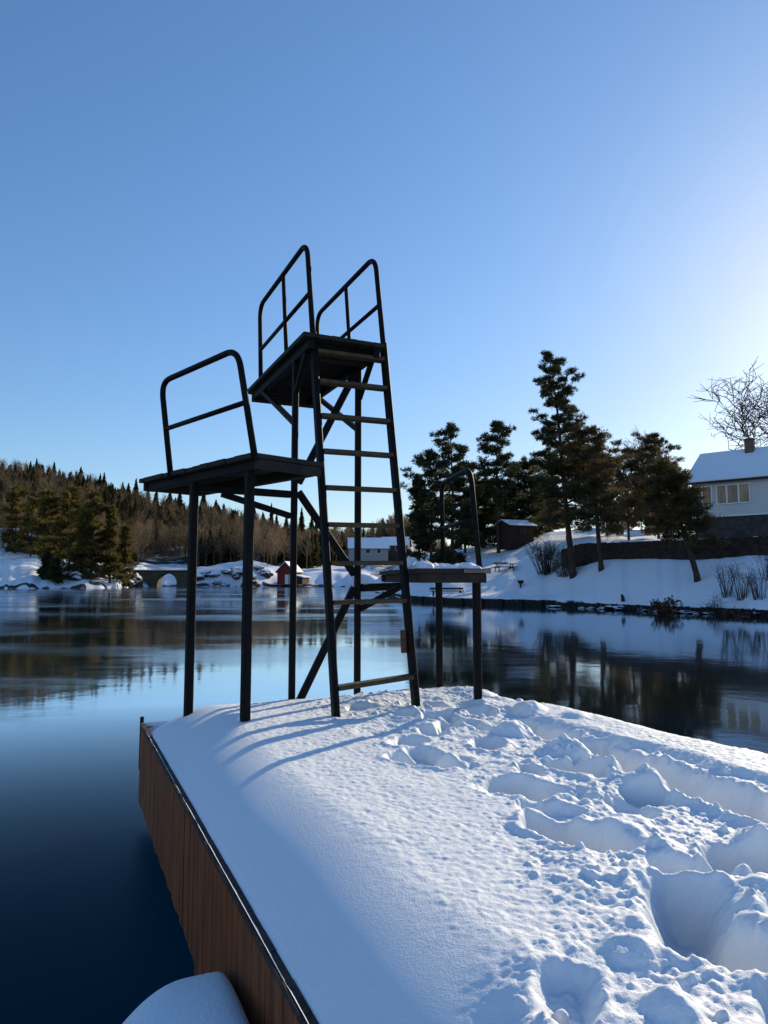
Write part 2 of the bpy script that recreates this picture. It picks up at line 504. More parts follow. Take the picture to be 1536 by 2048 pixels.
def ground(X, Y):
    """height of the land at (X, Y); below the water it falls away"""
    X = np.asarray(X, float); Y = np.asarray(Y, float)
    Yc = np.maximum(Y, 1.0)
    px = np.clip(768 + 1400 * X / Yc, -1500, 3500)
    rs = shore_dist(px)
    jit = fbm(px * .03, px * 0 + 3, 3, 5) * np.where(px > 740, .6, 3.0)
    d = Y - (rs + jit)
    i = np.clip(np.searchsorted(_px, px) - 1, 0, len(_px) - 2)
    t = (px - _px[i]) / (_px[i + 1] - _px[i])
    j = np.interp(np.clip(d, 0, 319.9), _dd, np.arange(len(_dd)))
    j0 = np.floor(j).astype(int); j1 = np.minimum(j0 + 1, len(_dd) - 1); jf = j - j0
    h0 = _hh[i, j0] * (1 - jf) + _hh[i, j1] * jf
    h1 = _hh[i + 1, j0] * (1 - jf) + _hh[i + 1, j1] * jf
    h = h0 * (1 - t) + h1 * t
    amp = np.clip(d / 25, 0, 1)
    n = fbm(X * .05, Y * .05, 4, 3) * 1.6 * amp * np.where(px < 720, 1.6, .35)
    n = n + fbm(X * .35, Y * .35, 3, 9) * .22 * np.clip(d / 4, 0, 1)
    z = WZ + h + n
    z = np.where(d < 0, WZ - .25 - np.clip(-d * .25, 0, 2.2), z)
    # the shore the pier is tied to, behind the photographer
    back = sstep(-5.0, -9.0, Y - .3 * np.abs(X) * 0)
    zb = WZ + .9 + .12 * np.clip(-Y - 8, 0, 200) + fbm(X * .2, Y * .2, 3, 4) * .3
    zb = np.where(np.hypot(X, Y) > 0, zb, zb)
    return np.where(Y < 1.0, (WZ - 2.4) * (1 - back) + zb * back, z)


def build_terrain():
    a0 = np.concatenate([np.linspace(-math.pi, -.75, 70, endpoint=False), np.linspace(-.75, .85, 560, endpoint=False),
                         np.linspace(.85, math.pi, 70, endpoint=False)])
    r = np.concatenate([[.5, 3, 7, 11, 16, 22], np.arange(28, 110, .55), np.arange(110, 330, 2.2), np.geomspace(332, 2600, 26)])
    A, Rr = np.meshgrid(a0, r)
    X = Rr * np.sin(A); Y = Rr * np.cos(A)
    Z = ground(X, Y)
    Vv = np.stack([X, Y, Z], -1).reshape(-1, 3)
    nr, na = A.shape
    ii, jj = np.meshgrid(np.arange(nr - 1), np.arange(na), indexing='ij')
    j2 = (jj + 1) % na
    Fc = np.stack([ii * na + jj, ii * na + j2, (ii + 1) * na + j2, (ii + 1) * na + jj], -1).reshape(-1, 4)[:, ::-1]
    me = np_mesh('ground', Vv, Fc)
    px = np.clip(768 + 1400 * X / np.maximum(Y, 1), -1500, 3500)
    d = Y - shore_dist(px)
    lim = np.interp(px, [-1500, 0, 110, 160, 240, 300, 420, 520, 600, 640, 700, 780, 860, 3500],
                    [40, 48, 42, 8, 8, 34, 38, 26, 22, 60, 90, 130, 60, 60])
    w = np.clip((d - lim) / 14, 0, 1) * np.where(px < 740, .62, .0) + np.where((Y > 1) & (px > 740), np.clip((d - 40) / 20, 0, 1) * .5, 0)
    w = w + np.where((d > -1) & (d < np.where(px > 740, .1, .9)), .9, 0) * (Y > 1)
    at = me.attributes.new('wood', 'FLOAT', 'POINT'); at.data.foreach_set('value', w.ravel().astype(np.float32))
    o = link('ground', me, M['terrain'], smooth=True)
    tag(o, kind='structure')


build_terrain()


def build_water():
    r = np.concatenate([[0.01], np.geomspace(1, 1400, 60)]); a = np.linspace(0, 2 * math.pi, 97)[:-1]
    A, Rr = np.meshgrid(a, r)
    V = np.stack([Rr * np.cos(A), Rr * np.sin(A), Rr * 0 + WZ], -1).reshape(-1, 3)
    nr, na = A.shape
    ii, jj = np.meshgrid(np.arange(nr - 1), np.arange(na), indexing='ij'); j2 = (jj + 1) % na
    Fc = np.stack([ii * na + jj, (ii + 1) * na + jj, (ii + 1) * na + j2, ii * na + j2], -1).reshape(-1, 4)
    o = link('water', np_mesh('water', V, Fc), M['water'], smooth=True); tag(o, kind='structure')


build_water()

# ------------------------------------------------------------------ pier
V0, V1, U0, U1 = .66, 3.78, -5.5, 6.22     # left edge, right edge, land end, lake end
EZ = -.17                                  # top of the edge board


def cap(u, v, a, b, r, wob=.12, seed=0):
    """distance to a capsule a-b, in radii, with an uneven outline"""
    ax, ay = a; bx, by = b
    dx, dy = bx - ax, by - ay; L = dx * dx + dy * dy + 1e-9
    t = np.clip(((u - ax) * dx + (v - ay) * dy) / L, 0, 1)
    d = np.hypot(u - ax - t * dx, v - ay - t * dy) / r
    return d + fbm(u * 4.5, v * 4.5, 3, 50 + seed, .5) * wob * 3.4


# footprints: (from, to, radius, depth)
PRINTS = [
    ((4.02, 2.00), (4.10, 2.06), .095, .08), ((3.70, 1.84), (3.48, 1.95), .10, .11), ((2.98, 2.03), (2.80, 2.13), .105, .13),
    ((2.44, 1.87), (2.14, 1.95), .115, .15), ((1.72, 1.84), (1.44, 1.66), .13, .15), ((1.86, 2.24), (1.74, 2.46), .10, .14),
    ((3.74, 2.40), (3.86, 2.48), .095, .10), ((4.35, 2.46), (4.46, 2.56), .095, .10), ((3.14, 2.50), (3.02, 2.56), .10, .11),
    ((4.74, 2.32), (4.84, 2.38), .09, .08), ((2.56, 2.50), (2.44, 2.48), .10, .10), ((4.62, 2.92), (4.74, 2.96), .10, .09),
    ((4.2, 2.98), (3.75, 2.98), .11, .11), ((3.45, 2.96), (3.0, 2.90), .15, .14), ((2.85, 2.84), (2.35, 2.80), .16, .15), ((2.2, 2.78), (1.7, 2.80), .15, .15),
    ((1.50, 1.20), (1.42, 1.13), .07, .045), ((1.16, 1.62), (1.0, 1.5), .12, .12), ((.7, 1.2), (.3, 1.5), .2, .15),
    ((5.15, 2.15), (5.25, 2.2), .10, .05), ((5.05, 2.75), (5.2, 2.8), .10, .07), ((1.36, 2.05), (1.14, 2.3), .14, .16),
]
_pr = random.Random(21)
for _k in range(26):                       # the rest of the trampled trail, shallower and overlapping
    _t = _pr.random(); _u = 4.9 - 3.7 * _t + _pr.uniform(-.12, .12); _v = 2.30 + .25 * _t * (_pr.random() - .2) + _pr.uniform(-.38, .42)
    _a = _pr.uniform(-.5, .9); PRINTS.append(((_u, _v), (_u - .13 * math.cos(_a), _v + .13 * math.sin(_a)), _pr.uniform(.055, .085), _pr.uniform(.025, .06)))
MOUNDS = [(3.38, 2.72, .17, .11), (3.98, 2.76, .14, .10), (4.42, 3.20, .14, .08), (4.95, 3.12, .2, .07), (2.66, 2.62, .12, .07),
          (2.28, 2.14, .12, .05), (1.52, 1.42, .09, .06), (1.36, 1.02, .07, .06), (1.30, 1.33, .08, .07), (1.9, 2.44, .12, .08),
          (5.45, 3.38, .2, .05), (4.05, 3.35, .12, .04), (1.62, 2.08, .08, .05), (2.02, 2.06, .1, .05), (5.0, 2.5, .2, .03)]


def snow_h(u, v):
    s = np.maximum(v - V0, 0)
    e = np.clip(1 - s / .52, 0, 1); z = -.19 * e ** 1.6
    e = np.clip(1 - (U1 - u) / .6, 0, 1); z = z - .10 * e ** 2
    e = np.clip(1 - (V1 - v) / .35, 0, 1); z = z - .12 * e ** 2
    z = z + fbm(u * .8, v * .8, 3, 1) * .022 * sstep(.1, .6, s)
    # how trampled
    bnd = np.interp(u, [0, 1.45, 1.75, 2.3, 2.6, 3.6, 3.9, 4.6, 5.2, 6.3], [.75, .8, 1.15, 1.55, 1.72, 1.66, 1.78, 1.6, 1.75, 2.0])
    tr = sstep(-.05, .28, v - bnd + fbm(u * 3, v * 3, 3, 71) * .16)
    smooth_bank = sstep(3.06, 3.20, v + fbm(u * 2, v * 2, 2, 77) * .08) * sstep(5.1, 4.4, u)
    tr = tr * (1 - .92 * smooth_bank)
    z = z + smooth_bank * .05
    z = z + tr * (fbm(u * 3.0, v * 3.0, 3, 21) * .024 + billow(u * 8, v * 8, 2, 31) * .006)
    for k, (a, b, r, dp) in enumerate(PRINTS):
        d = cap(u, v, a, b, r, .13, k)
        z = z - dp * 1.2 * (1 - sstep(.34, 1.12, d))
        rim = np.exp(-((d - 1.28) / .22) ** 2)
        z = z + rim * dp * (.08 + .10 * np.clip(billow(u * 11, v * 11, 2, 60 + k), -.3, 1))
    for k, (mu, mv, r, hh) in enumerate(MOUNDS):
        d = np.hypot(u - mu, v - mv) / r + fbm(u * 6, v * 6, 3, 90 + k) * .3
        z = z + hh * .75 * np.clip(1 - d * d, 0, 1) ** 1.3 * (1 + .15 * fbm(u * 25, v * 25, 2, 99))
    return z, s, bnd, tr


def blur(Z, n):
    for _ in range(n):
        P = np.pad(Z, 1, mode='edge')
        Z = (P[:-2, 1:-1] + 2 * P[1:-1, 1:-1] + P[2:, 1:-1]) / 4
        P = np.pad(Z, 1, mode='edge')
        Z = (P[1:-1, :-2] + 2 * P[1:-1, 1:-1] + P[1:-1, 2:]) / 4
    return Z


def snow_fine(z, s, bnd, tr, u, v):
    # fine crust of the untouched snow, none in the smooth drift along the edge
    cr = sstep(.30, .62, s + fbm(u * 1.4, v * 1.4, 2, 13) * .06)
    z = z + cr * (fbm(u * 5, v * 5, 2, 43) * .004 + fbm(u * 38, v * 38, 3, 44) * .0046 + fbm(u * 85, v * 85, 2, 45) * .0020)
    z = z + tr * (fbm(u * 20, v * 20, 4, 41) * .009 + np.abs(fbm(u * 45, v * 45, 2, 47)) * .006)
    # loose crumbs of snow, rounded
    for sc, th_, am, sd in ((22, .72, .020, 333), (46, .66, .009, 343)):
        c = np.clip((vnoise(u * sc, v * sc, sd) - th_) / (1 - th_), 0, 1) ** .5 * sstep(-.2, .3, vnoise(u * 3, v * 3, sd + 1))
        z = z + c * am * sstep(.0 if sc == 22 else -.25, .3 if sc == 22 else .1, v - bnd) * sstep(-.02, .25, tr + .3 * (v < 2.6))
    return z


def build_snow():
    us = [U1]; u = U1
    while u > .75:
        u -= np.interp(u, [.7, 2, 4, 6.3], [.0058, .0068, .0105, .014]); us.append(u)
    us += list(np.linspace(u - .02, U0, 110))
    us = np.array(us[::-1]); vs = np.concatenate([V0 - .016 + np.linspace(0, .07, 9)[:-1], np.linspace(V0 + .06, V1 - .05, 430), V1 - np.linspace(.04, 0, 4)])
    U, V = np.meshgrid(us, vs, indexing='ij')
    Z, s_, bnd, tr = snow_h(U, V)
    Z = snow_fine(blur(Z, 3), s_, bnd, tr, U, V)
    # rounded lip: pull the border down to the deck
    ed = np.minimum.reduce([V - V0 + .016 + .004 * fbm(U * 9, U * 0, 3, 6), V1 - V, U1 - U])
    # uneven edge
    lip = np.clip(1 - ed / .03, 0, 1)
    Z = np.where(lip > 0, Z * (1 - lip ** 2) + (EZ - .006) * lip ** 2, Z)
    P = Wn(U, V, Z).reshape(-1, 3)
    nr, nc = U.shape
    ii, jj = np.meshgrid(np.arange(nr - 1), np.arange(nc - 1), indexing='ij')
    Fc = np.stack([ii * nc + jj, ii * nc + jj + 1, (ii + 1) * nc + jj + 1, (ii + 1) * nc + jj], -1).reshape(-1, 4)[:, ::-1]
    o = link('snow', np_mesh('snow', P, Fc), M['snow'], smooth=True)
    tag(o, kind='structure')


build_snow()
PIER_ROT = Matrix.Rotation(TH, 3, 'Z')   # x across (v), y along (u)


def pbox(mb, u0, u1, v0, v1, z0, z1):
    P = [W(u0, v0, z0), W(u0, v1, z0), W(u1, v1, z0), W(u1, v0, z0), W(u0, v0, z1), W(u0, v1, z1), W(u1, v1, z1), W(u1, v0, z1)]
    P = [P[0], P[1], P[2], P[3], P[4], P[5], P[6], P[7]]
    return mb.hexa(P)


pier = empty('wooden_pier', (0, 0, 0), 0, 'wooden bathing pier with brown board side, covered in trampled snow', 'pier')
rg = random.Random(3)
# vertical boards of the side, one mesh per side; the land half hangs down into the water
mb = MB(); u = U1
while u > U0:
    w = rg.uniform(.085, .105)
    zb = -.80 + rg.uniform(-.012, .012) if u > 3.62 else WZ - .25
    o_ = rg.uniform(0, .006) + (0 if u > 3.62 else .002)
    pbox(mb, u - w + .005, u, V0 - .014 + o_ * .5 - .008, V0 + .012, zb, EZ - .037)
    u -= w
mb.build('side_boards', M['skirt'], pier)
mb = MB(); v = V0 + .02
while v < V1:
    w = rg.uniform(.085, .105); pbox(mb, U1 - .01, U1 + .012, v, min(v + w - .005, V1), -.8, EZ - .037); v += w
mb.build('end_boards', M['skirt'], pier)
mb = MB(); u = U1
while u > U0:
    w = rg.uniform(.085, .105); pbox(mb, u - w + .005, u, V1 - .012, V1 + .014, -.8, EZ - .037); u -= w
mb.build('side_boards', M['skirt'], pier)
# edge board, weathered, in lengths
for va, vb, nm in ((V0 - .024, V0 + .012, 'edge_board'), (V1 - .035, V1 + .03, 'edge_board')):
    mb = MB(); u = U1 + .015
    while u > U0:
        L = rg.uniform(1.6, 2.4); n = 12
        for k in range(n):
            a = u - L * k / n; b = u - L * (k + 1) / n + (.004 if k == n - 1 else 0)
            pbox(mb, b, a, va, vb, EZ - .034, EZ - .010 + rg.uniform(-.0015, .0015))
        u -= L
    mb.build(nm, M['trim'], pier)
mb = MB(); pbox(mb, U0, U1 - .012, V0 + .014, V1 - .036, EZ - .32, EZ - .26); mb.build('deck', M['deckwood'], pier)
mb = MB(); mb.bar(W(U1 + .02, V0 - .01, -.55), W(U1 + .02, V0 - .01, EZ + .04), .03, .03, W(0, 1, 0), .006); mb.build('corner_post', M['timber'], pier)
for (a, b) in [(5.9, 1.0), (5.9, 3.4), (3.4, 1.0), (3.4, 3.4), (.8, 1.0), (.8, 3.4)]:
    mb = MB(); mb.tube([W(a, b, -3.3), W(a, b, EZ - .12)], .09, 12); mb.build('pile', M['timber'], pier, True)

# low landing beside the pier, under a rounded cap of snow
land = empty('landing_stage', W(1.3, .3, -.95), 0, 'low dark landing stage under a smooth rounded cap of snow beside the pier side', 'landing stage')
land.location = (0, 0, 0)
mb = MB(); pbox(mb, -1.5, 2.75, -.3, V0 - .05, -1.35, -.74); mb.build('frame', M['timber'], land)
mb = MB()
for k in range(3): pbox(mb, -1.5 + k * .001, 2.78, -.32 + k * .31, -.32 + k * .31 + .30, -.735, -.70)
mb.build('planks', M['timber'], land)
na_, nb_ = 90, 70
A_ = np.linspace(0, 1, na_); B_ = np.linspace(-1, 1, nb_)
AA, BB = np.meshgrid(A_, B_, indexing='ij')
UU = -1.5 + 4.48 * AA ** .6
# half width narrows to a round nose at the lake end
tail = np.clip((UU - 1.2) / (2.98 - 1.2), 0, 1)
half = .43 * np.clip(1 - tail ** 2.0, 0, 1) ** .62 + .012
cen = .655 - half
VV = cen + half * BB
ZZ = -.70 + (.36 - .02 * tail ** 2) * np.clip(1 - np.where(BB > 0, np.abs(BB) ** 9, np.abs(BB) ** 3.0), 0, 1) ** .75 * np.clip(1 - tail ** 6, 0, 1) ** .5 + fbm(UU * 1.5, VV * 1.5, 2, 8) * .01
P = Wn(UU, VV, ZZ).reshape(-1, 3)
ii, jj = np.meshgrid(np.arange(na_ - 1), np.arange(nb_ - 1), indexing='ij')
Fc = np.stack([ii * nb_ + jj, (ii + 1) * nb_ + jj, (ii + 1) * nb_ + jj + 1, ii * nb_ + jj + 1], -1).reshape(-1, 4)[:, ::-1]
o = link('snow', np_mesh('snow', P, Fc[:, ::-1] if False else Fc), M['snowsoft'], smooth=True); tag(o, kind='structure')

# ------------------------------------------------------------------ diving tower
tower = empty('diving_tower', W(5.4, 2.2, 0), 0, 'black steel diving tower with ladder and three platforms at pier end', 'diving tower')
tower.location = (0, 0, 0)
pm = M['paint']


def lad_u(z): return 4.975 + .20 * z




# ladder: box stiles that run on as hand rails
ladder = MB()
LV = {0: 1.885, 1: 2.555}
stiles = None
for k, v in LV.items():
    m = MB()
    zt = 3.12
    m.bar(W(lad_u(-.2), v, -.2), W(lad_u(zt), v, zt), .048, .08, W(0, 1, 0), .008)
    o = m.build('ladder_stile', pm, tower)
# treads
zs = [.215, .83, 1.135, 1.445, 1.75, 2.06, 2.37, 2.68, 2.955]
for i, z in enumerate(zs):
    m = MB(); tl = .035 if i == 0 else 0.0
    u = lad_u(z) - .005
    m.bar(W(u - .0, LV[0] + .024, z - tl / 2 - .004), W(u, LV[1] - .024, z + tl / 2 + (.004 if i else .012)), .034, .10, (0, 0, 1), .006)
    m.build('tread', M['tread'], tower)
m = MB(); u = lad_u(.5); m.bar(W(u + .02, LV[0] + .028, .42), W(u + .03, LV[0] + .028, .58), .03, .05, W(0, 1, 0)); m.build('bracket', pm, tower)
m = MB(); m.bar(W(u + .01, LV[1] - .05, .42), W(u + .03, LV[1] - .05, .60), .035, .05, W(0, 1, 0)); m.build('bracket', M['rust'], tower)

# rear legs and zig-zag bracing
UB = 5.93
for v in (1.84, 2.45):
    m = MB(); m.bar(W(UB, v, -.3), W(UB, v, 3.0), .052, .052, W(0, 1, 0), .006); m.build('leg', pm, tower)
zig = [((2.42, 2.93), (1.88, 1.86)), ((1.88, 1.78), (2.42, 1.05)), ((2.42, .93), (1.91, -.05))]
for k, ((va, za), (vb, zb)) in enumerate(zig):
    m = MB(); m.bar(W(UB + .005 * k, va, za), W(UB + .005 * k, vb, zb), .055, .06, W(1, 0, 0)); m.build('brace', pm, tower)

# upper platform
ZU = 3.04
m = MB(); v = 1.76; k = 0
pl = []
while v < 2.50:
    pbox(m, 5.46, 7.50 + rg.uniform(-.01, .01), v, v + .118, ZU - .0, ZU + .036 + rg.uniform(-.002, .002)); v += .126
m.build('upper_platform', M['deckwood'], tower)
for v in (1.84, 2.45):
    m = MB(); m.bar(W(5.50, v, ZU - .045), W(7.36, v, ZU - .045), .08, .055, (0, 0, 1), .005); m.build('beam', pm, tower)
m = MB(); m.bar(W(5.70, 1.88, ZU - .07), W(5.70, 2.41, ZU - .07), .10, .035, (0, 0, 1)); m.build('beam', M['deckwood'], tower)
m = MB(); m.bar(W(7.38, 1.80, ZU - .06), W(7.38, 2.50, ZU - .06), .10, .04, (0, 0, 1)); m.build('beam', M['deckwood'], tower)
for v in (1.84, 2.45):
    m = MB(); m.bar(W(7.05, v, ZU - .08), W(UB + .02, v, 2.40), .05, .045, W(0, 1, 0)); m.build('brace', pm, tower)
    m = MB(); m.bar(W(5.62, v, ZU - .09), W(UB - .03, v, ZU - .36), .045, .04, W(0, 1, 0)) ; m.build('brace', pm, tower)
# its side rails, continuing the stiles
for k, v in LV.items():
    m = MB()
    vv = v
    pts = fillet([W(lad_u(3.05), vv, 3.05), W(lad_u(4.02) - .02, vv, 4.02), W(7.42, vv, 4.03), W(7.36, vv, 3.86), W(7.31, vv, ZU - .04)], .1)
    # a bigger bend at the far end
    pts = fillet([W(lad_u(3.05), vv, 3.05), W(lad_u(4.03) + .0, vv, 4.03)], .1) if False else \
        fillet([W(lad_u(3.05), vv, 3.05), W(lad_u(4.03), vv, 4.03), W(7.44, vv, 4.04), W(7.33, vv, ZU - .05)], .17, 8)
    m.tube(pts, .024, 12)
    m.build('railing', pm, tower, True)
    m = MB(); m.tube([W(lad_u(3.52), vv, 3.52), W(7.37, vv, 3.52)], .02, 10); m.build('rail', pm, tower, True)
    m = MB(); m.tube([W(6.53, vv, 4.03), W(6.36, vv, ZU - .02)], .02, 10); m.build('rail_post', pm, tower, True)


def side_platform(C, ang, L, wd_, z, left, legs, rail, brown=False):
    """C: outer near corner; ang: turn away from the pier axis; deck lies inward of the outer edge"""
    a = R(ang); d = (math.cos(a), math.sin(a))
    nrm = (-math.sin(a), math.cos(a)) if left else (math.sin(a), -math.cos(a))

    def Q(s, t, zz): return W(C[0] + d[0] * s + nrm[0] * t, C[1] + d[1] * s + nrm[1] * t, zz)
    D = (Q(1, 0, 0) - Q(0, 0, 0)); N = (Q(0, 1, 0) - Q(0, 0, 0))
    m = MB(); s = 0.0
    while s < L - .05:          # planks across
        w = .118
        a0, a1 = s, min(s + w, L); j = rg.uniform(-.012, .008); h = rg.uniform(-.002, .003)
        P = [Q(a0, j, z - .036), Q(a1, j, z - .036), Q(a1, wd_, z - .036), Q(a0, wd_, z - .036)]
        P += [p + Vector((0, 0, .036 + h)) for p in P]
        if not left: P = P[:4][::-1] + P[4:][::-1]
        P = P if left else P
        m.hexa(P[:8]); s += w + .008
    deck = m.build('platform', M['deckwood'], tower)
    for t in (.08, wd_ - .08):
        m = MB(); m.bar(Q(.05, t, z - .075), Q(L - .05, t, z - .075), .075, .06, (0, 0, 1), .005); m.build('beam', pm if t < .1 else M['deckwood'], tower)
    m = MB(); m.bar(Q(.022, .03, z - .075), Q(.022, wd_ - .02, z - .075), .075, .03, (0, 0, 1)); m.build('beam', M['deckwood'], tower)
    m = MB(); m.bar(Q(L - .03, .03, z - .072), Q(L - .03, wd_ - .02, z - .072), .07, .03, (0, 0, 1)); m.build('beam', M['deckwood'], tower)
    for s_, t_ in legs:
        m = MB(); m.bar(Q(s_, t_, -.3), Q(s_, t_, z - .113), .062, .062, D, .01); m.build('leg', pm, tower)
    s0, s0t, s1, s1t, hr, hm = rail
    m = MB(); m.tube(fillet([Q(s0, 0, z - .06), Q(s0t, 0, z + hr), Q(s1t, 0, z + hr), Q(s1, 0, z - .06)], .16, 8), .024, 12)
    m.build('railing', pm, tower, True)
    f = hm / hr
    m = MB(); m.tube([Q(s0 + (s0t - s0) * f, 0, z + hm), Q(s1 + (s1t - s1) * f, 0, z + hm)], .02, 10); m.build('rail', pm, tower, True)
    return Q, deck


QM, _ = side_platform((4.82, 1.195), -19, 1.84, .63, 1.90, True, [(.18, .085), (1.0, .085)], (-.02, .24, 1.24, 1.47, .81, .38))
QL, _ = side_platform((4.775, 3.125), 15, 1.86, .60, 1.09, False, [(.15, .07), (1.42, .07)], (.27, .52, 1.50, 1.56, .90, .44))
# weathered front plank edge of the low platform
m = MB(); m.bar(QL(-.012, .0, 1.072), QL(-.012, .22, 1.072), .03, .012, (0, 0, 1)); m.build('plank_edge', M['greywood'], tower)
# struts tying the side platforms to the rear legs
m = MB(); m.bar(QM(.95, .10, 1.745), W(UB - .02, 1.80, 1.75), .06, .06, (0, 0, 1)); m.build('beam', pm, tower)
m = MB(); m.bar(QM(1.0, .34, 1.72), W(UB - .02, 1.80, 1.56), .05, .05, (0, 0, 1)); m.build('brace', pm, tower)
m = MB(); m.bar(QL(1.3, .5, .94), W(UB - .01, 2.48, .93), .07, .06, (0, 0, 1)); m.build('beam', pm, tower)
m = MB(); m.bar(QL(1.0, .52, .95), W(UB - .02, 2.47, .74), .05, .06, (0, 0, 1)); m.build('brace', pm, tower)

# snow left lying on the low platform
def snow_heap(Q, z, spots, seed, label):
    n = 60
    for k, (s, t, rs, rt, h) in enumerate(spots):
        a = np.linspace(0, 1, 18); b = np.linspace(0, 2 * math.pi, 37)[:-1]
        AA, BB = np.meshgrid(a, b, indexing='ij')
        rad = AA * (1 + .25 * fbm(np.cos(BB) * 2 + k * 7, np.sin(BB) * 2, 3, seed))
        ss = s + rs * rad * np.cos(BB); tt = t + rt * rad * np.sin(BB)
        zz = z + h * np.clip(1 - AA ** 5, 0, 1) ** .8 * np.clip(.6 + .7 * fbm(ss * 7 + k * 5, tt * 7, 3, seed + 3), .15, 1.1)
        base = np.array([Q(0, 0, 0)]); e1 = np.array(Q(1, 0, 0) - Q(0, 0, 0)); e2 = np.array(Q(0, 1, 0) - Q(0, 0, 0))
        P = (base[0] + ss[..., None] * e1 + tt[..., None] * e2); P[..., 2] = zz
        nr, nc = AA.shape
        ii, jj = np.meshgrid(np.arange(nr - 1), np.arange(nc), indexing='ij'); j2 = (jj + 1) % nc
        Fc = np.stack([ii * nc + jj, ii * nc + j2, (ii + 1) * nc + j2, (ii + 1) * nc + jj], -1).reshape(-1, 4)[:, ::-1]
        o = link('snow_heap', np_mesh('snow_heap', P.reshape(-1, 3), Fc), M['snow'], smooth=True)
        tag(o, label[k], 'snow heap', 'snow heaps on the low platform')


snow_heap(QL, 1.091, [(.24, .11, .2, .10, .055), (.26, .30, .22, .13, .075), (.34, .50, .30, .10, .08)], 5,
          ['small snow heap on the low platform by its outer near railing post', 'snow heap in the middle of the low platform',
           'lumpy snow heap on the low platform against the ladder'])

# ------------------------------------------------------------------ vegetation
def needles(C, D, rng, n, L, wdt, up=.35, spread=.9):
    """n needle triangles at every tuft centre C with outward direction D"""
    k = len(C)
    c = np.repeat(C, n, 0); d = np.repeat(D, n, 0)
    d = d + rng.normal(0, spread, (k * n, 3)); d[:, 2] += up
    d /= np.linalg.norm(d, axis=1)[:, None] + 1e-9
    s = np.cross(d, rng.normal(0, 1, (k * n, 3))); s /= np.linalg.norm(s, axis=1)[:, None] + 1e-9
    l = L * rng.uniform(.6, 1.2, (k * n, 1))
    c = c + rng.normal(0, L * .25, (k * n, 3))
    V = np.stack([c - s * wdt, c + s * wdt, c + d * l], 1).reshape(-1, 3)
    return V, np.arange(k * n * 3).reshape(-1, 3)


def pine(name, x, y, z0, H, cb, Rm, prof, label, mat, bark, seed, lean=(0, 0), bend=(0, 0), group=None, cat='pine tree',
         nl=46, clump=.55, dens=1.0, tuft=(.34, .05), cloud=12, droop=0.0, tr=None, twoside=None):
    """a Scots pine: bare tapering trunk, limbs, layered needle clouds. prof(t) is the crown's half width at t in 0..1"""
    rng = np.random.default_rng(seed); rnd = random.Random(seed)
    root = empty(name, (x, y, z0), 0, label, cat, group)
    tr = tr or H * .014

    def axis(t):
        return Vector((lean[0] * t + bend[0] * math.sin(math.pi * t) + .012 * H * math.sin(5 * t + seed) * t,
                       lean[1] * t + bend[1] * math.sin(math.pi * t), H * t))
    m = MB(); pts = [axis(i / 16) for i in range(17)]
    pts[0] = pts[0] - Vector((0, 0, .6))
    m.tube(pts, [tr * (1.25 if i == 0 else 1) * (1 - .93 * i / 16) + .012 for i in range(17)], 8)
    C = []; D = []
    for i in range(nl):
        t = min(max(cb + (1 - cb) * ((i + rnd.random()) / nl) ** .9 + rnd.uniform(-.035, .035), cb * .9), .985)
        if rnd.random() < .12: continue
        az = i * 2.4 + rnd.uniform(-.5, .5)
        tt = (t - cb) / (1 - cb)
        L = Rm * prof(tt) * rnd.uniform(.45, 1.15)
        if L < .15: L = .15
        a = axis(t); rise = (.15 + .55 * tt - droop * (1 - tt)) + rnd.uniform(-.38, .38)
        dr = Vector((math.cos(az), math.sin(az), 0))
        mid = a + dr * L * .5 + Vector((0, 0, L * .5 * rise * .6)); end = a + dr * L + Vector((0, 0, L * rise * .9))
        m.tube([a, mid, end], [tr * .28 * (1 - .6 * tt) + .01, tr * .16 + .008, .008], 4, False)
        nc = max(2, int(1.5 + L * 1.25 * dens))
        for j in range(nc):
            f = .35 + .65 * (j + rnd.random() * .6) / nc
            p = a.lerp(mid, f * 2) if f < .5 else mid.lerp(end, f * 2 - 1)
            sd_ = rnd.uniform(-1, 1) * L * .32 * (1 - .3 * f)
            p = p + Vector((-dr.y, dr.x, 0)) * sd_ + Vector((0, 0, rnd.uniform(-.22, .35)))
            if abs(sd_) > .25: m.tube([a.lerp(end, f * .7), p], [.016, .006], 3, False)
            r = clump * rnd.uniform(.6, 1.15) * (.75 + .25 * (1 - tt))
            q = rng.normal(0, 1, (cloud, 3)); q /= np.linalg.norm(q, axis=1)[:, None]
            q *= (rng.uniform(.3, 1, (cloud, 1)) ** .5) * r; q[:, 2] *= .30
            C.append(np.array(p) + q); D.append(q / r + np.array([dr.x * .4, dr.y * .4, .2]))
    # leader
    C.append(np.array(axis(1)) + rng.normal(0, .16, (16, 3))); D.append(rng.normal(0, .3, (16, 3)) + [0, 0, .8])
    m.build('trunk', bark, root, True)
    V, Fc = needles(np.concatenate(C), np.concatenate(D), rng, 8, tuft[0], tuft[1], .3, .8)
    link('crown', np_mesh('crown', V, Fc), mat, root)
    return root


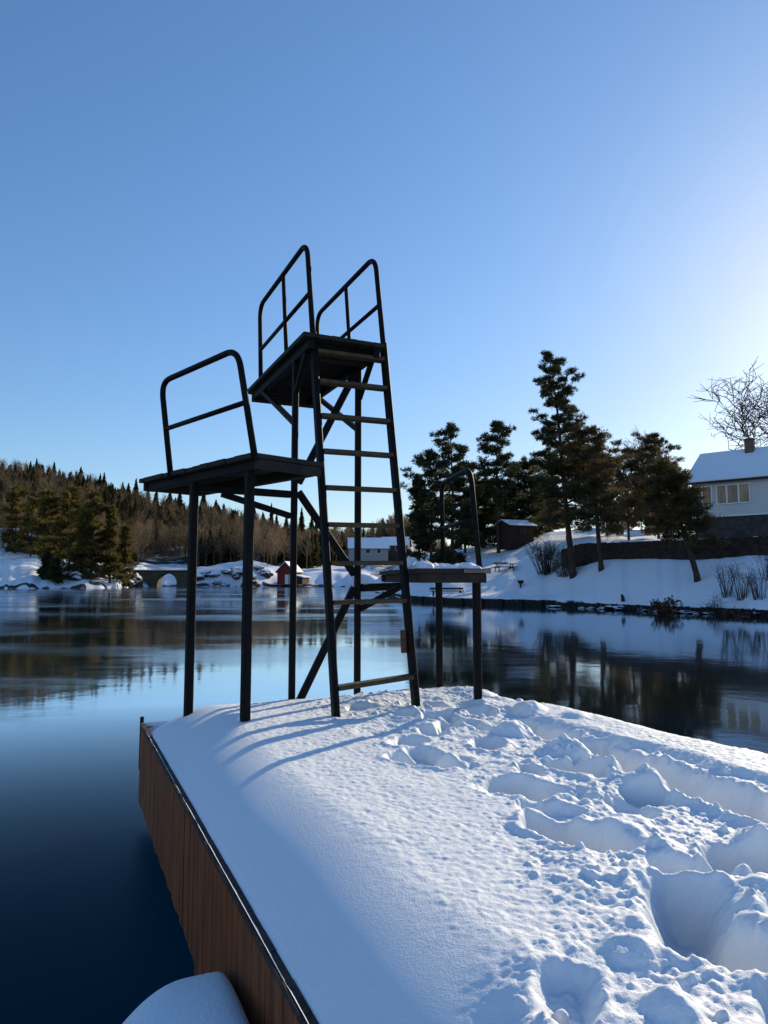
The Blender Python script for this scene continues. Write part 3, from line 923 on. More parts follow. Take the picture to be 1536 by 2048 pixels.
def bare_tree(name, x, y, z0, H, label, seed, spread=.55, depth=6, tr=None, mat=None, first=.25, cat='bare tree', group=None, lean=(0, 0), rmin=.012):
    rnd = random.Random(seed); root = empty(name, (x, y, z0), 0, label, cat, group)
    tm, cm = MB(), MB(); tr = tr or H * .02

    def grow(p, d, L, r, lv):
        n = 3; pts = [p]; q = p; dd = d.copy()
        for i in range(n):
            dd = (dd + Vector((rnd.uniform(-1, 1), rnd.uniform(-1, 1), rnd.uniform(-.4, .8))) * .16).normalized()
            q = q + dd * L / n; pts.append(q)
        r1 = max(r * .62, rmin * .6)
        (tm if lv == 0 else cm).tube(pts, [r + (r1 - r) * i / n for i in range(n + 1)], 8 if lv < 2 else (4 if lv < 4 else 3), False)
        if lv >= depth: return
        k = 3 if lv < 4 else 2
        for j in range(k + (lv > 0) * 1):
            f = rnd.uniform(.45, 1) if j else 1
            i0 = min(int(f * n), n - 1); b = pts[i0].lerp(pts[i0 + 1], f * n - i0)
            ax = Vector((rnd.uniform(-1, 1), rnd.uniform(-1, 1), rnd.uniform(-.25, .6))).normalized()
            nd = (dd * (1 - spread * .55) + ax * spread).normalized()
            grow(b, nd, L * rnd.uniform(.62, .88), max(r1 * rnd.uniform(.6, .85), rmin), lv + 1)
    grow(Vector((0, 0, -.4)), Vector((lean[0], lean[1], 1)).normalized(), H * first + .4, tr, 0)
    tm.build('trunk', M['barkdark'], root, True); cm.build('crown', mat or M['twig'], root, True)
    return root


def gnd(x, y): return float(ground(np.array([x]), np.array([y]))[0])


def at(px, Y):
    x = (px - 768) / 1400 * Y; return x, Y, gnd(x, Y)


def topped(px, row_top, Y, z0): return EYE + (HOR - row_top) / 1400 * Y - z0


cone = lambda t: (1 - t) ** .8 * (.75 + .25 * math.sin(9 * t)) + .06
tall = lambda t: np.interp(t, [0, .12, .3, .5, .62, .75, .9, 1], [.75, 1.0, .95, .62, .62, .58, .36, .16])
round_ = lambda t: np.interp(t, [0, .2, .5, .8, 1], [.7, 1, .95, .65, .2])
broad = lambda t: np.interp(t, [0, .25, .6, .85, 1], [.9, 1, .85, .55, .2])

# pines on the right-hand shore, from the point inland
PN = [
    (905, 850, 84, .22, 3.4, round_, 0, 'dark pine with uneven flat top behind the low platform railing', dict(nl=38)),
    (862, 905, 80, .10, 3.6, broad, 0, 'dense dark pine at the tip of the wooded point', dict(nl=42)),
    (838, 955, 82, .05, 2.4, cone, 0, 'lowest dark conifer, outermost on the wooded point', dict(nl=42)),
    (930, 925, 88, .05, 3.6, broad, 0, 'dark bushy pine filling the gap behind the low platform railing', dict(nl=42)),
    (997, 845, 82, .38, 2.9, round_, 0, 'round headed pine with bare trunk standing clear against the sky', dict(nl=38)),
    (968, 965, 92, .04, 4.2, broad, 0, 'low dark pine in the shade behind the round headed pine', dict(nl=56)),
    (1050, 925, 88, .05, 4.2, broad, 0, 'dark pine just behind the brown cabin', dict(nl=60)),
    (1108, 706, 55, .27, 3.5, tall, 0, 'tallest pine, narrow pointed crown and leaning bare trunk', dict(nl=70, lean=(-1.5, 0), dens=1.0, clump=.5, tr=.26)),
    (1182, 858, 53, .25, 3.4, broad, 1, 'broad pine with flare-tinted warm brown crown just right of the tallest pine', dict(nl=58, lean=(-.75, 0), dens=1.05, tr=.2)),
    (1258, 905, 62, .10, 3.6, broad, 1, 'low spreading brownish pine above the stone wall', dict(nl=38)),
    (1318, 872, 64, .10, 3.3, round_, 1, 'small rounded pine top left of the white house', dict(nl=50)),
    (1334, 930, 44.3, .30, 2.35, broad, 1, 'slanting pine with reddish trunk in front of the white house', dict(nl=58, lean=(-1.9, 0), dens=1.1, tr=.2)),
    (1135, 890, 70, .10, 4.0, broad, 1, 'shadowy pine behind the tallest pine trunk', dict(nl=50)),
    (952, 985, 104, .0, 4.6, broad, 0, 'dark tree low between the flat topped and the round headed pines', dict(nl=40)),
    (1020, 980, 106, .0, 4.8, broad, 0, 'dark tree low behind the brown cabin, right of the round headed pine', dict(nl=42)),
    (1092, 975, 108, .0, 4.8, broad, 0, 'dark tree low in the gap left of the tallest trunk', dict(nl=42)),
    (1285, 985, 96, .0, 4.6, broad, 1, 'shaded tree low behind the spreading brownish pine', dict(nl=42)),
    (1372, 960, 92, .0, 3.6, broad, 1, 'shaded tree against the left gable of the white house', dict(nl=40)),
    (1215, 915, 72, .06, 3.6, broad, 1, 'shaded pine between the broad pine and the spreading pine', dict(nl=42)),
]
for i, (px, top, Y, cb, Rm, pf, warm, lb, ex) in enumerate(PN):
    ex = dict(ex); ln = ex.get('lean', (0, 0))
    x = (px - 768) / 1400 * Y - ln[0]; z0 = gnd(x, Y)
    H = topped(px, top, Y, z0)
    far = Y > 75
    pine('pine_tree', x, Y, z0 - .05, H, cb, Rm, pf, lb, M['needleflare'] if warm else M['needle'], M['bark'], 100 + i * 7,
         group='pines on the wooded shore', tuft=(.38, .055) if far else (.27, .032), cloud=16 if far else 21,
         clump=ex.pop('clump', .78 if far else .66), **ex)

x, y, z = at(1545, 72)
bare_tree('bare_tree', x, y, z - .2, topped(1560, 745, 72, z) * 1.75, 'large leafless tree with spreading crown rising behind the white house', 5, .86, 6, .42, first=.24, rmin=.036)
x, y, z = at(1245, 78)
bare_tree('bare_tree', x, y, z, topped(1245, 865, 78, z), 'thin leafless tree showing above the brown pines', 9, .5, 6, .2, first=.3, rmin=.02)


def bush(px, Y, h, n, label, seed, mat, leaf=None, spread=.5, cat='shrub', name='shrub', twigs=4, wdt=.012, group=None):
    rnd = random.Random(seed); rng = np.random.default_rng(seed)
    x, y, z = at(px, Y); root = empty(name, (x, y, z), 0, label, cat, group); m = MB(); C = []
    for i in range(n):
        a = rnd.uniform(0, 6.28); r = rnd.uniform(0, .5) * spread * h; b = Vector((r * math.cos(a), r * math.sin(a), -.1))
        L = h * rnd.uniform(.55, 1.05)
        e = b + Vector((math.cos(a) * spread * L * rnd.uniform(.1, 1), math.sin(a) * spread * L * rnd.uniform(.1, 1), L))
        mid = b.lerp(e, .5) + Vector((rnd.uniform(-.1, .1), rnd.uniform(-.1, .1), .05 * h))
        m.tube([b, mid, e], [wdt * 1.5, wdt, wdt * .5], 3, False)
        for j in range(twigs):
            p = mid.lerp(e, rnd.random()); q = p + Vector((rnd.uniform(-1, 1), rnd.uniform(-1, 1), rnd.uniform(.2, 1))) * h * .22
            m.tube([p, q], [wdt * .7, wdt * .4], 3, False); C.append(q)
    m.build('stems', mat, root)
    if leaf:
        Cn = np.array([list(c) for c in C]); V, Fc = needles(Cn, Cn * 0, rng, 6, .13, .05, 0, 1)
        link('leaves', np_mesh('leaves', V, Fc), leaf, root)
    return root


bush(1092, 60, 2.8, 110, 'bare grey shrub left of the tallest pine trunk', 1, M['twig'], None, .55, twigs=6, wdt=.016)
bush(1130, 56, 1.7, 80, 'low brown twiggy shrub at the foot of the tallest pine', 2, M['reed'], None, .8, twigs=6, wdt=.016)
bush(1325, 40.5, 1.6, 42, 'shrub keeping its brown leaves left of the slanting reddish trunk', 3, M['reed'], M['dryleaf'], .35, twigs=5)
bush(1306, 39.5, .7, 40, 'small rounded shrub with russet leaves near the water edge', 4, M['reed'], M['dryleaf'], .6, twigs=6)
for k, (px, Y, h, lb) in enumerate([(1418, 40, 1.5, 'thin bare stems just right of the slanting reddish trunk'),
                                    (1450, 41, 1.9, 'tall bare stems below the middle of the stone wall'),
                                    (1482, 40, 2.1, 'thicket of upright bare stems under the three-pane windows'),
                                    (1512, 39, 1.7, 'bare stems near the photo edge above the shore'),
                                    (1535, 40.5, 2.2, 'rightmost clump of upright bare stems')]):
    bush(px, Y, h, 26, lb, 20 + k, M['reed'], None, .4, twigs=4, wdt=.011, group='bare stems on the bank')
bush(1470, 38.6, .75, 90, 'low matted reddish brown brush by the shore below the bare stems', 40, M['reed'], M['dryleaf'], 1.3, twigs=4)
bush(1262, 41.5, .5, 22, 'small tuft of dry stalks poking through the snow', 41, M['reed'], None, .5, twigs=3)

# round dark evergreen bush on the point
x, y, z = at(893, 72)
root = empty('evergreen_bush', (x, y, z), 0, 'round dark evergreen bush on the snow behind the low platform', 'bush')
rng = np.random.default_rng(77); q = rng.normal(0, 1, (900, 3)); q /= np.linalg.norm(q, axis=1)[:, None]; q[:, 2] = np.abs(q[:, 2])
lump = 1 + .22 * vnoise(q[:, 0] * 3, q[:, 1] * 3 + q[:, 2] * 2, 6)
C = q * lump[:, None] * np.array([2.0, 1.7, 2.3]) * rng.uniform(.6, 1, (900, 1)) ** .4
V, Fc = needles(C, q, rng, 9, .4, .07, .1, .7); link('foliage', np_mesh('foliage', V, Fc), M['needle'], root)
m = MB(); m.tube([(0, 0, -.3), (0, 0, 1.6)], [.12, .05], 6); m.build('stem', M['barkdark'], root)


# ---- left shore: olive pines near the water
OL = [(95, 985, 176, .12, 6.5, broad, 'olive conifer left of the row above the snowy bank'), (140, 975, 172, .15, 6.5, round_, 'tall olive pine on the rocks above the shore'),
      (185, 985, 170, .08, 6.5, broad, 'dense olive pine, middle of the row on the rocks'), (222, 1015, 172, .05, 5.5, cone, 'golden olive pine beside the bridge'),
      (250, 1055, 178, .04, 4.5, cone, 'small golden conifer nearest the bridge'), (30, 975, 205, .06, 7, broad, 'olive tree behind the pale houses'),
      (62, 1000, 200, .05, 6, broad, 'dark olive tree above the snowy bank'), (165, 1030, 168, .05, 5, cone, 'low olive conifer leaning over the rocky shore')]
for i, (px, top, Y, cb, Rm, pf, lb) in enumerate(OL):
    x, y, z = at(px, Y); H = topped(px, top, Y, z)
    pine('conifer', x, y, z - .3, H, cb, Rm * .74, pf, lb, M['olive'], M['barkdark'], 300 + i, group='olive conifers on the far left shore',
         cat='conifer', nl=36, clump=1.05, cloud=10, tuft=(.85, .17), dens=.6)
for i, (px, top, Y, h) in enumerate([(95, 0, 166, 6), (112, 0, 164, 5)]):
    x, y, z = at(px, Y)
    pine('dark_spruce', x, y, z - .2, h, .02, 1.8, cone, ['small dark spruce at the edge of the snowy bank', 'smaller dark spruce beside the rocks'][i],
         M['needle'], M['barkdark'], 340 + i, cat='spruce', nl=34, clump=.7, cloud=10, tuft=(.8, .16))


# ---- far wood
def spruce_np(rng, H, Rm, n=26, k=9):
    V = []; Fc = []
    for i in range(n):
        t = i / n; z = H * (.1 + .9 * t); r = Rm * (1 - t) ** .85 * rng.uniform(.8, 1.15) + .12
        for j in range(k):
            a = rng.uniform(0, 6.283); L = r * rng.uniform(.7, 1.1); w = .28 + .12 * r
            c = np.array([0, 0, z + rng.uniform(-.3, .3)]); d = np.array([math.cos(a), math.sin(a), 0]); s = np.array([-d[1], d[0], 0])
            b = len(V)
            V += [c + s * w + [0, 0, .1], c - s * w + [0, 0, .1], c + d * L + [0, 0, -.30 * L]]; Fc.append((b, b + 1, b + 2))
            V += [c + [0, 0, .5], c + d * L * .1 - [0, 0, .3], c + d * L + [0, 0, -.30 * L]]; Fc.append((b + 3, b + 4, b + 5))
    b = len(V); V += [np.array([.16, 0, H * .8]), np.array([-.16, 0, H * .8]), np.array([0, 0, H * 1.04])]; Fc.append((b, b + 1, b + 2))
    b = len(V); V += [np.array([0, .16, H * .8]), np.array([0, -.16, H * .8]), np.array([0, 0, H * 1.04])]; Fc.append((b, b + 1, b + 2))
    return np.array(V), np.array(Fc)


def bare_np(rng, H, n=34):
    V = []; Fc = []

    def tri(p, q, w):
        d = q - p; s = np.cross(d, rng.normal(0, 1, 3)); s = s / (np.linalg.norm(s) + 1e-9) * w
        b = len(V); V.extend([p - s, p + s, q]); Fc.append((b, b + 1, b + 2))
    top = np.array([rng.uniform(-.6, .6), rng.uniform(-.6, .6), H])
    tri(np.zeros(3), top, .22); tri(np.zeros(3), top, .22)
    for i in range(n):
        t = rng.uniform(.22, .92); p = top * t
        a = rng.uniform(0, 6.28); L = H * .30 * (1.15 - t) * rng.uniform(.6, 1.3) + .5
        q = p + np.array([math.cos(a) * L * .75, math.sin(a) * L * .75, L * rng.uniform(.55, 1.1)]); tri(p, q, .085)
        for j in range(5):
            f = rng.uniform(.25, .95); e = p + (q - p) * f
            g = e + rng.normal(0, .28, 3) * L + [0, 0, L * .38]; tri(e, g, .06)
    return np.array(V), np.array(Fc)


def scatter(name, temps, pts, rng, mat, label, smin=.7, smax=1.2):
    Vs = []; Fs = []; b = 0
    for (x, y, z) in pts:
        V, Fc = temps[rng.integers(len(temps))]
        a = rng.uniform(0, 6.28); s = rng.uniform(smin, smax); c, d = math.cos(a) * s, math.sin(a) * s
        P = np.stack([V[:, 0] * c - V[:, 1] * d + x, V[:, 0] * d + V[:, 1] * c + y, V[:, 2] * s + z - .2], -1)
        Vs.append(P); Fs.append(Fc + b); b += len(V)
    o = link(name, np_mesh(name, np.concatenate(Vs), np.concatenate(Fs)), mat)
    tag(o, label, 'forest', kind='stuff')
    return o


rng = np.random.default_rng(5)
ST_ = [spruce_np(rng, 12, 3.1) for _ in range(5)]
BT_ = [bare_np(rng, 12.5) for _ in range(6)]


def wood_pts(n, pxr, dr, rng, keep=None):
    out = []
    pxr = (pxr[0], min(pxr[1], 675))
    while len(out) < n:
        px = rng.uniform(*pxr); d = rng.uniform(*dr)
        lim = np.interp(px, [-400, 0, 110, 160, 240, 300, 420, 520, 600, 640, 700, 780], [50, 50, 46, 24, 26, 40, 42, 28, 28, 60, 90, 130])
        if d < lim or (keep and not keep(px, d)): continue
        Y = float(shore_dist(px)) + d; x = (px - 768) / 1400 * Y
        out.append((x, Y, gnd(x, Y)))
    return out


bare_pts = wood_pts(1350, (-260, 720), (20, 215), rng, lambda px, d: not (285 < px < 385 and d < 62))
scatter('bare_woodland', BT_, bare_pts, rng, M['farbare'], 'brown leafless woodland covering the far hillside')
sp_pts = wood_pts(850, (-260, 760), (45, 215), rng, lambda px, d: (d > 150 and rng.random() < .9) or vnoise(np.array([px * .02]), np.array([d * .03]), 4)[0] > .1)
scatter('spruce_forest', ST_, sp_pts, rng, M['farspruce'], 'dark spruce forest mixed into the far hillside', .7, 1.15)
pts = []
for _ in range(190):
    px = rng.uniform(640, 920); Y = rng.uniform(340, 470); x = (px - 768) / 1400 * Y; pts.append((x, Y, gnd(x, Y)))
scatter('far_bare_ridge', BT_, [p for i_, p in enumerate(pts) if i_ % 2] + [(p[0] * 1.004, p[1] - 12, p[2] - 1) for p in pts], rng, M['farbare'], 'brown leafless wood closing the inlet behind the ladder', .8, 1.2)
scatter('far_spruce_ridge', ST_, pts[::3], rng, M['farspruce'], 'distant low wood closing the inlet behind the ladder', .8, 1.3)

# spruces along the skyline, each of its own
src = None
for i, px in enumerate(np.linspace(-20, 690, 64)):
    px = px + rng.uniform(-9, 9)
    row = np.interp(px, [-20, 0, 30, 90, 130, 160, 200, 250, 300, 430, 520, 600, 690], [915, 915, 918, 912, 935, 925, 935, 950, 962, 985, 1000, 1018, 1045]) + rng.choice([rng.uniform(-6, 8), rng.uniform(8, 30), rng.uniform(8, 30)])
    Y = float(shore_dist(px)) + rng.uniform(190, 225); x = (px - 768) / 1400 * Y; z = gnd(x, Y)
    H = max(topped(px, row, Y, z), 6)
    if i < 4:
        t = empty('spruce_tree', (x, Y, z - .5), 0, 'dark pointed spruce standing on the skyline of the far hill', 'spruce', 'spruces along the far skyline')
        m = MB(); m.tube([(0, 0, -1), (0, 0, 12)], [.25, .04], 5, False); tk = m.build('trunk', M['barkdark'], t)
        V, Fc = spruce_np(rng, 13, 3.7, 38, 14); ck = link('crown', np_mesh('crown', V, Fc), M['farspruce'], t)
        src = (src or []) + [(t, tk, ck)]
    else:
        a, b, c = src[i % 4]; t = a.copy(); COL.objects.link(t)
        for q in (b, c):
            e = q.copy(); COL.objects.link(e); e.parent = t
        t.location = (x, Y, z - .5)
    s = H / 13.0; w = min(s, 1.3) * rng.uniform(.8, 1.25); t.scale = (w, w, s); t.rotation_euler = (0, 0, rng.uniform(0, 6.28))


# ------------------------------------------------------------------ rocks
def rock(px, Y, sx, sy, sz, label, seed, mat=None, group=None, name='rock', zoff=0.0):
    import bmesh
    bm = bmesh.new(); bmesh.ops.create_icosphere(bm, subdivisions=4, radius=1)
    V = np.array([v.co[:] for v in bm.verts])
    n = fbm(V[:, 0] * 1.3 + seed * 3.1, V[:, 1] * 1.3 + V[:, 2] * 1.7, 4, seed); k = vnoise(V[:, 0] * 2.2 + seed, V[:, 2] * 2.2 + V[:, 1], seed + 1)
    r = 1 + .38 * n + .12 * np.sign(k) * np.abs(k) ** .5
    for v, q in zip(bm.verts, V * r[:, None] * [sx, sy, sz]): v.co = q
    me = bpy.data.meshes.new(name); bm.to_mesh(me); bm.free()
    x = (px - 768) / 1400 * Y; o = link(name, me, mat or M['rock'], smooth=False)
    o.location = (x, Y, max(gnd(x, Y), WZ) + sz * .1 + zoff); o.rotation_euler = (0, 0, seed)
    return tag(o, label, 'rock', group)


rr = random.Random(12)
lbs = ['snow dusted rock at the waterline below the olive pines', 'snow dusted boulder in the rocky bank left of the bridge']
for i in range(26):
    px = 112 + i * 6.8 + rr.uniform(-3, 3); Y = 163 + (px - 110) / 180 * 26 + rr.uniform(-2, 8)
    rock(px, Y, rr.uniform(1.2, 2.8), rr.uniform(1.2, 2.5), rr.uniform(.8, 2.4), 'snow dusted rock in the shore bank below the olive conifers', i + 1,
         group='rocks below the olive conifers', zoff=rr.uniform(-.2, 1.4))
for i in range(14):
    px = 398 + i * 10 + rr.uniform(-4, 4); Y = float(shore_dist(px)) + rr.uniform(1, 9)
    rock(px, Y, rr.uniform(1, 2.6), rr.uniform(1, 2.5), rr.uniform(.6, 1.9), 'snow covered rock on the far shore between bridge and red boathouse', i + 50,
         group='rocks between bridge and boathouse', zoff=rr.uniform(0, .8))
for i in range(30):
    px = 1100 + i * 17 + rr.uniform(-7, 7); Y = float(shore_dist(px)) + rr.uniform(-.5, .5)
    rock(px, Y, rr.uniform(.25, .7), rr.uniform(.2, .4), rr.uniform(.10, .17), 'dark wet rock along the near shore edge below the snowy bank', i + 90,
         mat=M['quay'], group='dark rocks along the near shore', zoff=rr.uniform(-.06, .04))

# dark timber quay along the point
q = empty('quay', (0, 0, 0), 0, 'low dark timber quay along the snowy point', 'quay')
def qp(px, off=0.0):
    Y = float(shore_dist(px)) - .25 + off; return Vector(((px - 768) / 1400 * Y, Y, 0))
mb = MB(); pxs = list(np.linspace(766, 1700, 96))
for i in range(95):
    jo = 0 if i < 35 else rr.uniform(-.03, .03)
    a, b = qp(pxs[i], jo), qp(pxs[i + 1] - .8, jo); a2, b2 = qp(pxs[i], 1.1), qp(pxs[i + 1] - .8, 1.1)
    zt = WZ + .46 + rr.uniform(-.02, .02) - (0 if i < 35 else .08 + rr.uniform(0, .04))
    P = [a, b, b2, a2]; mb.hexa([p + Vector((0, 0, WZ - .5)) for p in P] + [p + Vector((0, 0, zt)) for p in P])
mb.build('wall_face', M['timber'], q)
for i in range(0, 35, 4):
    mb = MB(); p = qp(pxs[i], -.12); mb.tube([p + Vector((0, 0, WZ - .6)), p + Vector((0, 0, WZ + .5))], .09, 8); mb.build('post', M['timber'], q)

# floating timber boom at the tip
x0, x1 = qp(752, -2), qp(800, -1.5)
m = MB(); m.tube([x0 + Vector((0, 0, WZ + .06)), x1 + Vector((0, 0, WZ + .08))], .14, 8); o = m.build('floating_log', M['furn'], smooth=True); tag(o, 'long dark log floating off the tip of the quay', 'log')

# ------------------------------------------------------------------ buildings
def frame_at(p, az):
    """x runs along the facade, y into the building"""
    return Matrix.Translation(p) @ Matrix.Rotation(az, 4, 'Z')


def box_l(m, x0, x1, y0, y1, z0, z1):
    return m.hexa([Vector(p) for p in [(x0, y0, z0), (x1, y0, z0), (x1, y1, z0), (x0, y1, z0), (x0, y0, z1), (x1, y0, z1), (x1, y1, z1), (x0, y1, z1)]])


def gable(m, L, D, zb, rise, ov, th, y0=0, x0=0):
    """two roof slabs over a house L long (x) and D deep (y), ridge along x"""
    yc = y0 + D / 2; sl_ = rise / (D / 2)
    for sgn in (-1, 1):
        ye = yc + sgn * (D / 2 + ov); ze = zb - sl_ * ov; zr = zb + rise
        P = [(x0 - ov, ye, ze), (x0 + L + ov, ye, ze), (x0 + L + ov, yc, zr), (x0 - ov, yc, zr)]
        if sgn > 0: P = [P[1], P[0], P[3], P[2]]
        P = [Vector(p) for p in P]
        m.hexa([p - Vector((0, 0, th)) for p in P] + P)


def window(m_f, m_g, parent, x0, x1, z0, z1, muns, y=-.01, glass='curtain'):
    f = MB(); t = .09
    box_l(f, x0 - t, x1 + t, y - .06, y + .03, z1, z1 + t); box_l(f, x0 - t, x1 + t, y - .07, y + .03, z0 - t, z0)
    box_l(f, x0 - t, x0, y - .06, y + .03, z0, z1); box_l(f, x1, x1 + t, y - .06, y + .03, z0, z1)
    for k in muns: box_l(f, k - .06, k + .06, y - .05, y + .03, z0, z1)
    o = f.build('window', M[m_f], parent)
    g = MB(); box_l(g, x0, x1, y - .02, y - .005, z0, z1); g.build('pane', M[m_g], o)
    return o


# white house on the slope
p0 = B(1388, 1034, 57)
h = empty('white_house', p0, R(-42), 'long white house with snow covered roof on the slope above the stone wall', 'house')
Lh, Dh, Hh = 19, 8.0, 3.05
m = MB(); box_l(m, 0, Lh, 0, Dh, 0, Hh)
b = len(m.v); m.add([(0, 0, Hh), (0, Dh, Hh), (0, Dh / 2, Hh + 2.6), (Lh, 0, Hh), (Lh, Dh, Hh), (Lh, Dh / 2, Hh + 2.6)], [(0, 2, 1), (3, 4, 5)])
m.build('wall', M['whitewall'], h)
m = MB(); box_l(m, .12, Lh - .12, .12, Dh - .12, -1.8, -.002); m.build('basement', M['basement'], h)
m = MB(); gable(m, Lh, Dh, Hh, 2.6, .5, .14); rf = m.build('roof', M['tile'], h)
m = MB(); gable(m, Lh, Dh, Hh + .17, 2.6, .46, .15); m.build('snow_layer', M['snowsoft'], rf)
m = MB(); box_l(m, 3.3, 3.95, Dh / 2 - .8, Dh / 2 - .2, Hh + 1.5, Hh + 3.35); ch = m.build('chimney', M['chimney'], rf)
m = MB(); box_l(m, 3.24, 4.01, Dh / 2 - .86, Dh / 2 - .14, Hh + 3.35, Hh + 3.45); m.build('chimney_cap', M['tile'], ch)
window('whitepaint', 'curtain', h, .1, 1.5, .95, 2.35, [.8])
window('whitepaint', 'curtain', h, 1.98, 4.3, .95, 2.35, [2.68, 3.55])
window('whitepaint', 'curtain', h, 8, 10.6, .95, 2.35, [9.3])
m = MB(); box_l(m, -.3, Lh + .3, -.56, -.48, Hh - .42, Hh - .30); m.build('gutter', M['tile'], rf)
m = MB(); box_l(m, -.05, Lh, -.03, .02, -.12, .02); m.build('foundation_strip', M['whitepaint'], h)

# stone wall below the house
w = empty('stone_wall', (0, 0, 0), 0, 'long dark brown stone retaining wall with snow along its foot below the white house', 'wall')
m = MB(); cs = MB(); pr = list(np.linspace(1122, 1720, 60))
def wp(px, off=0.0):
    Y = float(shore_dist(px)) + 7.7 + off; return Vector(((px - 768) / 1400 * Y, Y, 0))
def wt(px, row): return EYE + (HOR - row) / 1400 * wp(px).y
prev = None
for i in range(59):
    a, b_ = pr[i], pr[i + 1]
    rt = lambda p: np.interp(p, [1122, 1160, 1300, 1536, 1720], [1100, 1087, 1083, 1072, 1060])
    za, zb_ = wt(a, rt(a)) + rr.uniform(-.03, .03), wt(b_, rt(b_)) + rr.uniform(-.03, .03)
    j = (i % 2) * .012
    P = [wp(a, j), wp(b_, j), wp(b_, .8), wp(a, .8)]
    m.hexa([p + Vector((0, 0, -.5)) for p in P] + [P[0] + Vector((0, 0, za)), P[1] + Vector((0, 0, zb_)), P[2] + Vector((0, 0, zb_)), P[3] + Vector((0, 0, za))])
m.build('masonry', M['stonewall'], w)

# brown cabin in the trees
p0 = B(1022, 1080, 80)
c = empty('brown_cabin', p0, R(24), 'small dark brown cabin with snow on its roof under the pines', 'cabin')
m = MB(); box_l(m, 0, 3.2, 0, 3, -1, 1.8); b = [(0, 0, 1.8), (0, 3, 1.8), (0, 1.5, 2.4), (3.2, 0, 1.8), (3.2, 3, 1.8), (3.2, 1.5, 2.4)]; m.add(b, [(0, 2, 1), (3, 4, 5)])
m.build('wall', M['brownwood'], c)
m = MB(); gable(m, 3.2, 3, 1.8, .6, .35, .1); rf = m.build('roof', M['tile'], c)
m = MB(); gable(m, 3.2, 3, 1.88, .6, .32, .07); m.build('snow_layer', M['snowsoft'], rf)
window('brownwood', 'tile', c, 1.2, 2.2, .7, 1.4, [1.7])

# red boathouse across the water
x, Y = (571 - 768) / 1400 * 208, 208
bh = empty('boathouse', (x, Y, WZ), R(-14), 'red boathouse with white door and snowy roof at the far waterline', 'boathouse')
m = MB(); box_l(m, -2.5, 2.6, 0, 7, .7, 4.6)
m.add([(-2.5, 0, 4.6), (2.6, 0, 4.6), (.05, 0, 7.2), (-2.5, 7, 4.6), (2.6, 7, 4.6), (.05, 7, 7.2)], [(0, 1, 2), (3, 5, 4)]); m.build('wall', M['redwood'], bh)
for nm, dz, mt in (('roof', 0, M['tile']), ('snow_layer', .2, M['snowsoft'])):
    m = MB()
    for sg in (-1, 1):
        xe = .05 + sg * 3.0; ze = 4.25 + dz; P = [(xe, -.4, ze), (xe, 7.3, ze), (.05, 7.3, 7.3 + dz), (.05, -.4, 7.3 + dz)]
        if sg < 0: P = P[::-1]
        m.hexa([Vector(p) - Vector((0, 0, .18)) for p in P] + [Vector(p) for p in P])
    o = m.build(nm, mt, bh if nm == 'roof' else rfb)
    if nm == 'roof': rfb = o
m = MB(); box_l(m, .0, 2.3, -.1, .02, .75, 3.5); dr = m.build('door', M['whitepaint'], bh)
m = MB(); box_l(m, 1.05, 1.2, -.14, -.101, .8, 3.45); m.build('door_seam', M['tile'], dr)
m = MB(); box_l(m, -3.3, 5.6, -3.2, 0, .25, .62); m.build('jetty', M['furn'], bh)
for xx in (-3, 0, 3, 5.3):
    m = MB(); box_l(m, xx, xx + .25, -3.1, -2.85, -1.2, .25); m.build('jetty_post', M['timber'], bh)
m = MB(); box_l(m, 2.63, 5.2, .6, 6.4, .7, 2.9); m.build('side_shed', M['brownwood'], bh)
m = MB(); m.hexa([Vector(p) for p in [(2.6, .2, 3.35), (5.6, .2, 2.7), (5.6, 6.8, 2.7), (2.6, 6.8, 3.35), (2.6, .2, 3.6), (5.6, .2, 2.95), (5.6, 6.8, 2.95), (2.6, 6.8, 3.6)]]); m.build('shed_roof', M['snowsoft'], bh)


def cottage(px, row, Y, L, D, H, rise, az, wallm, label, wins, name='cottage', cat='house'):
    p = B(px, row, Y); o = empty(name, p, az, label, cat)
    m = MB(); box_l(m, 0, L, 0, D, -3, H); m.add([(0, 0, H), (0, D, H), (0, D / 2, H + rise), (L, 0, H), (L, D, H), (L, D / 2, H + rise)], [(0, 2, 1), (3, 4, 5)])
    m.build('wall', M[wallm], o)
    m = MB(); gable(m, L, D, H, rise, .5, .15); r_ = m.build('roof', M['tile'], o)
    m = MB(); gable(m, L, D, H + .22, rise, .45, .2); m.build('snow_layer', M['snowsoft'], r_)
    for (a, b) in wins: window('whitepaint', 'tile', o, a, b, 1.0, 2.4, [])
    return o


cottage(698, 1112, 250, 14, 9, 3.0, 3.6, R(4), 'greyboards', 'white house with broad snowy roof seen through the ladder', [(2, 3.6), (6, 7.6), (10, 11.4)])
cottage(762, 1106, 262, 10, 8, 3.0, 3.0, R(-10), 'basement', 'grey house with snowy roof behind the ladder, near the pines', [(2, 3.4), (5.5, 7)])
cottage(14, 1092, 212, 9, 7, 3.0, 2.6, R(-4), 'basement', 'pale grey house among trees above the snowy bank', [(1.5, 3), (5, 6.5)])
cottage(-22, 1088, 216, 6.5, 6, 2.8, 2.2, R(6), 'whitewall', 'white house at the photo edge above the snowy bank', [(3.6, 5)])

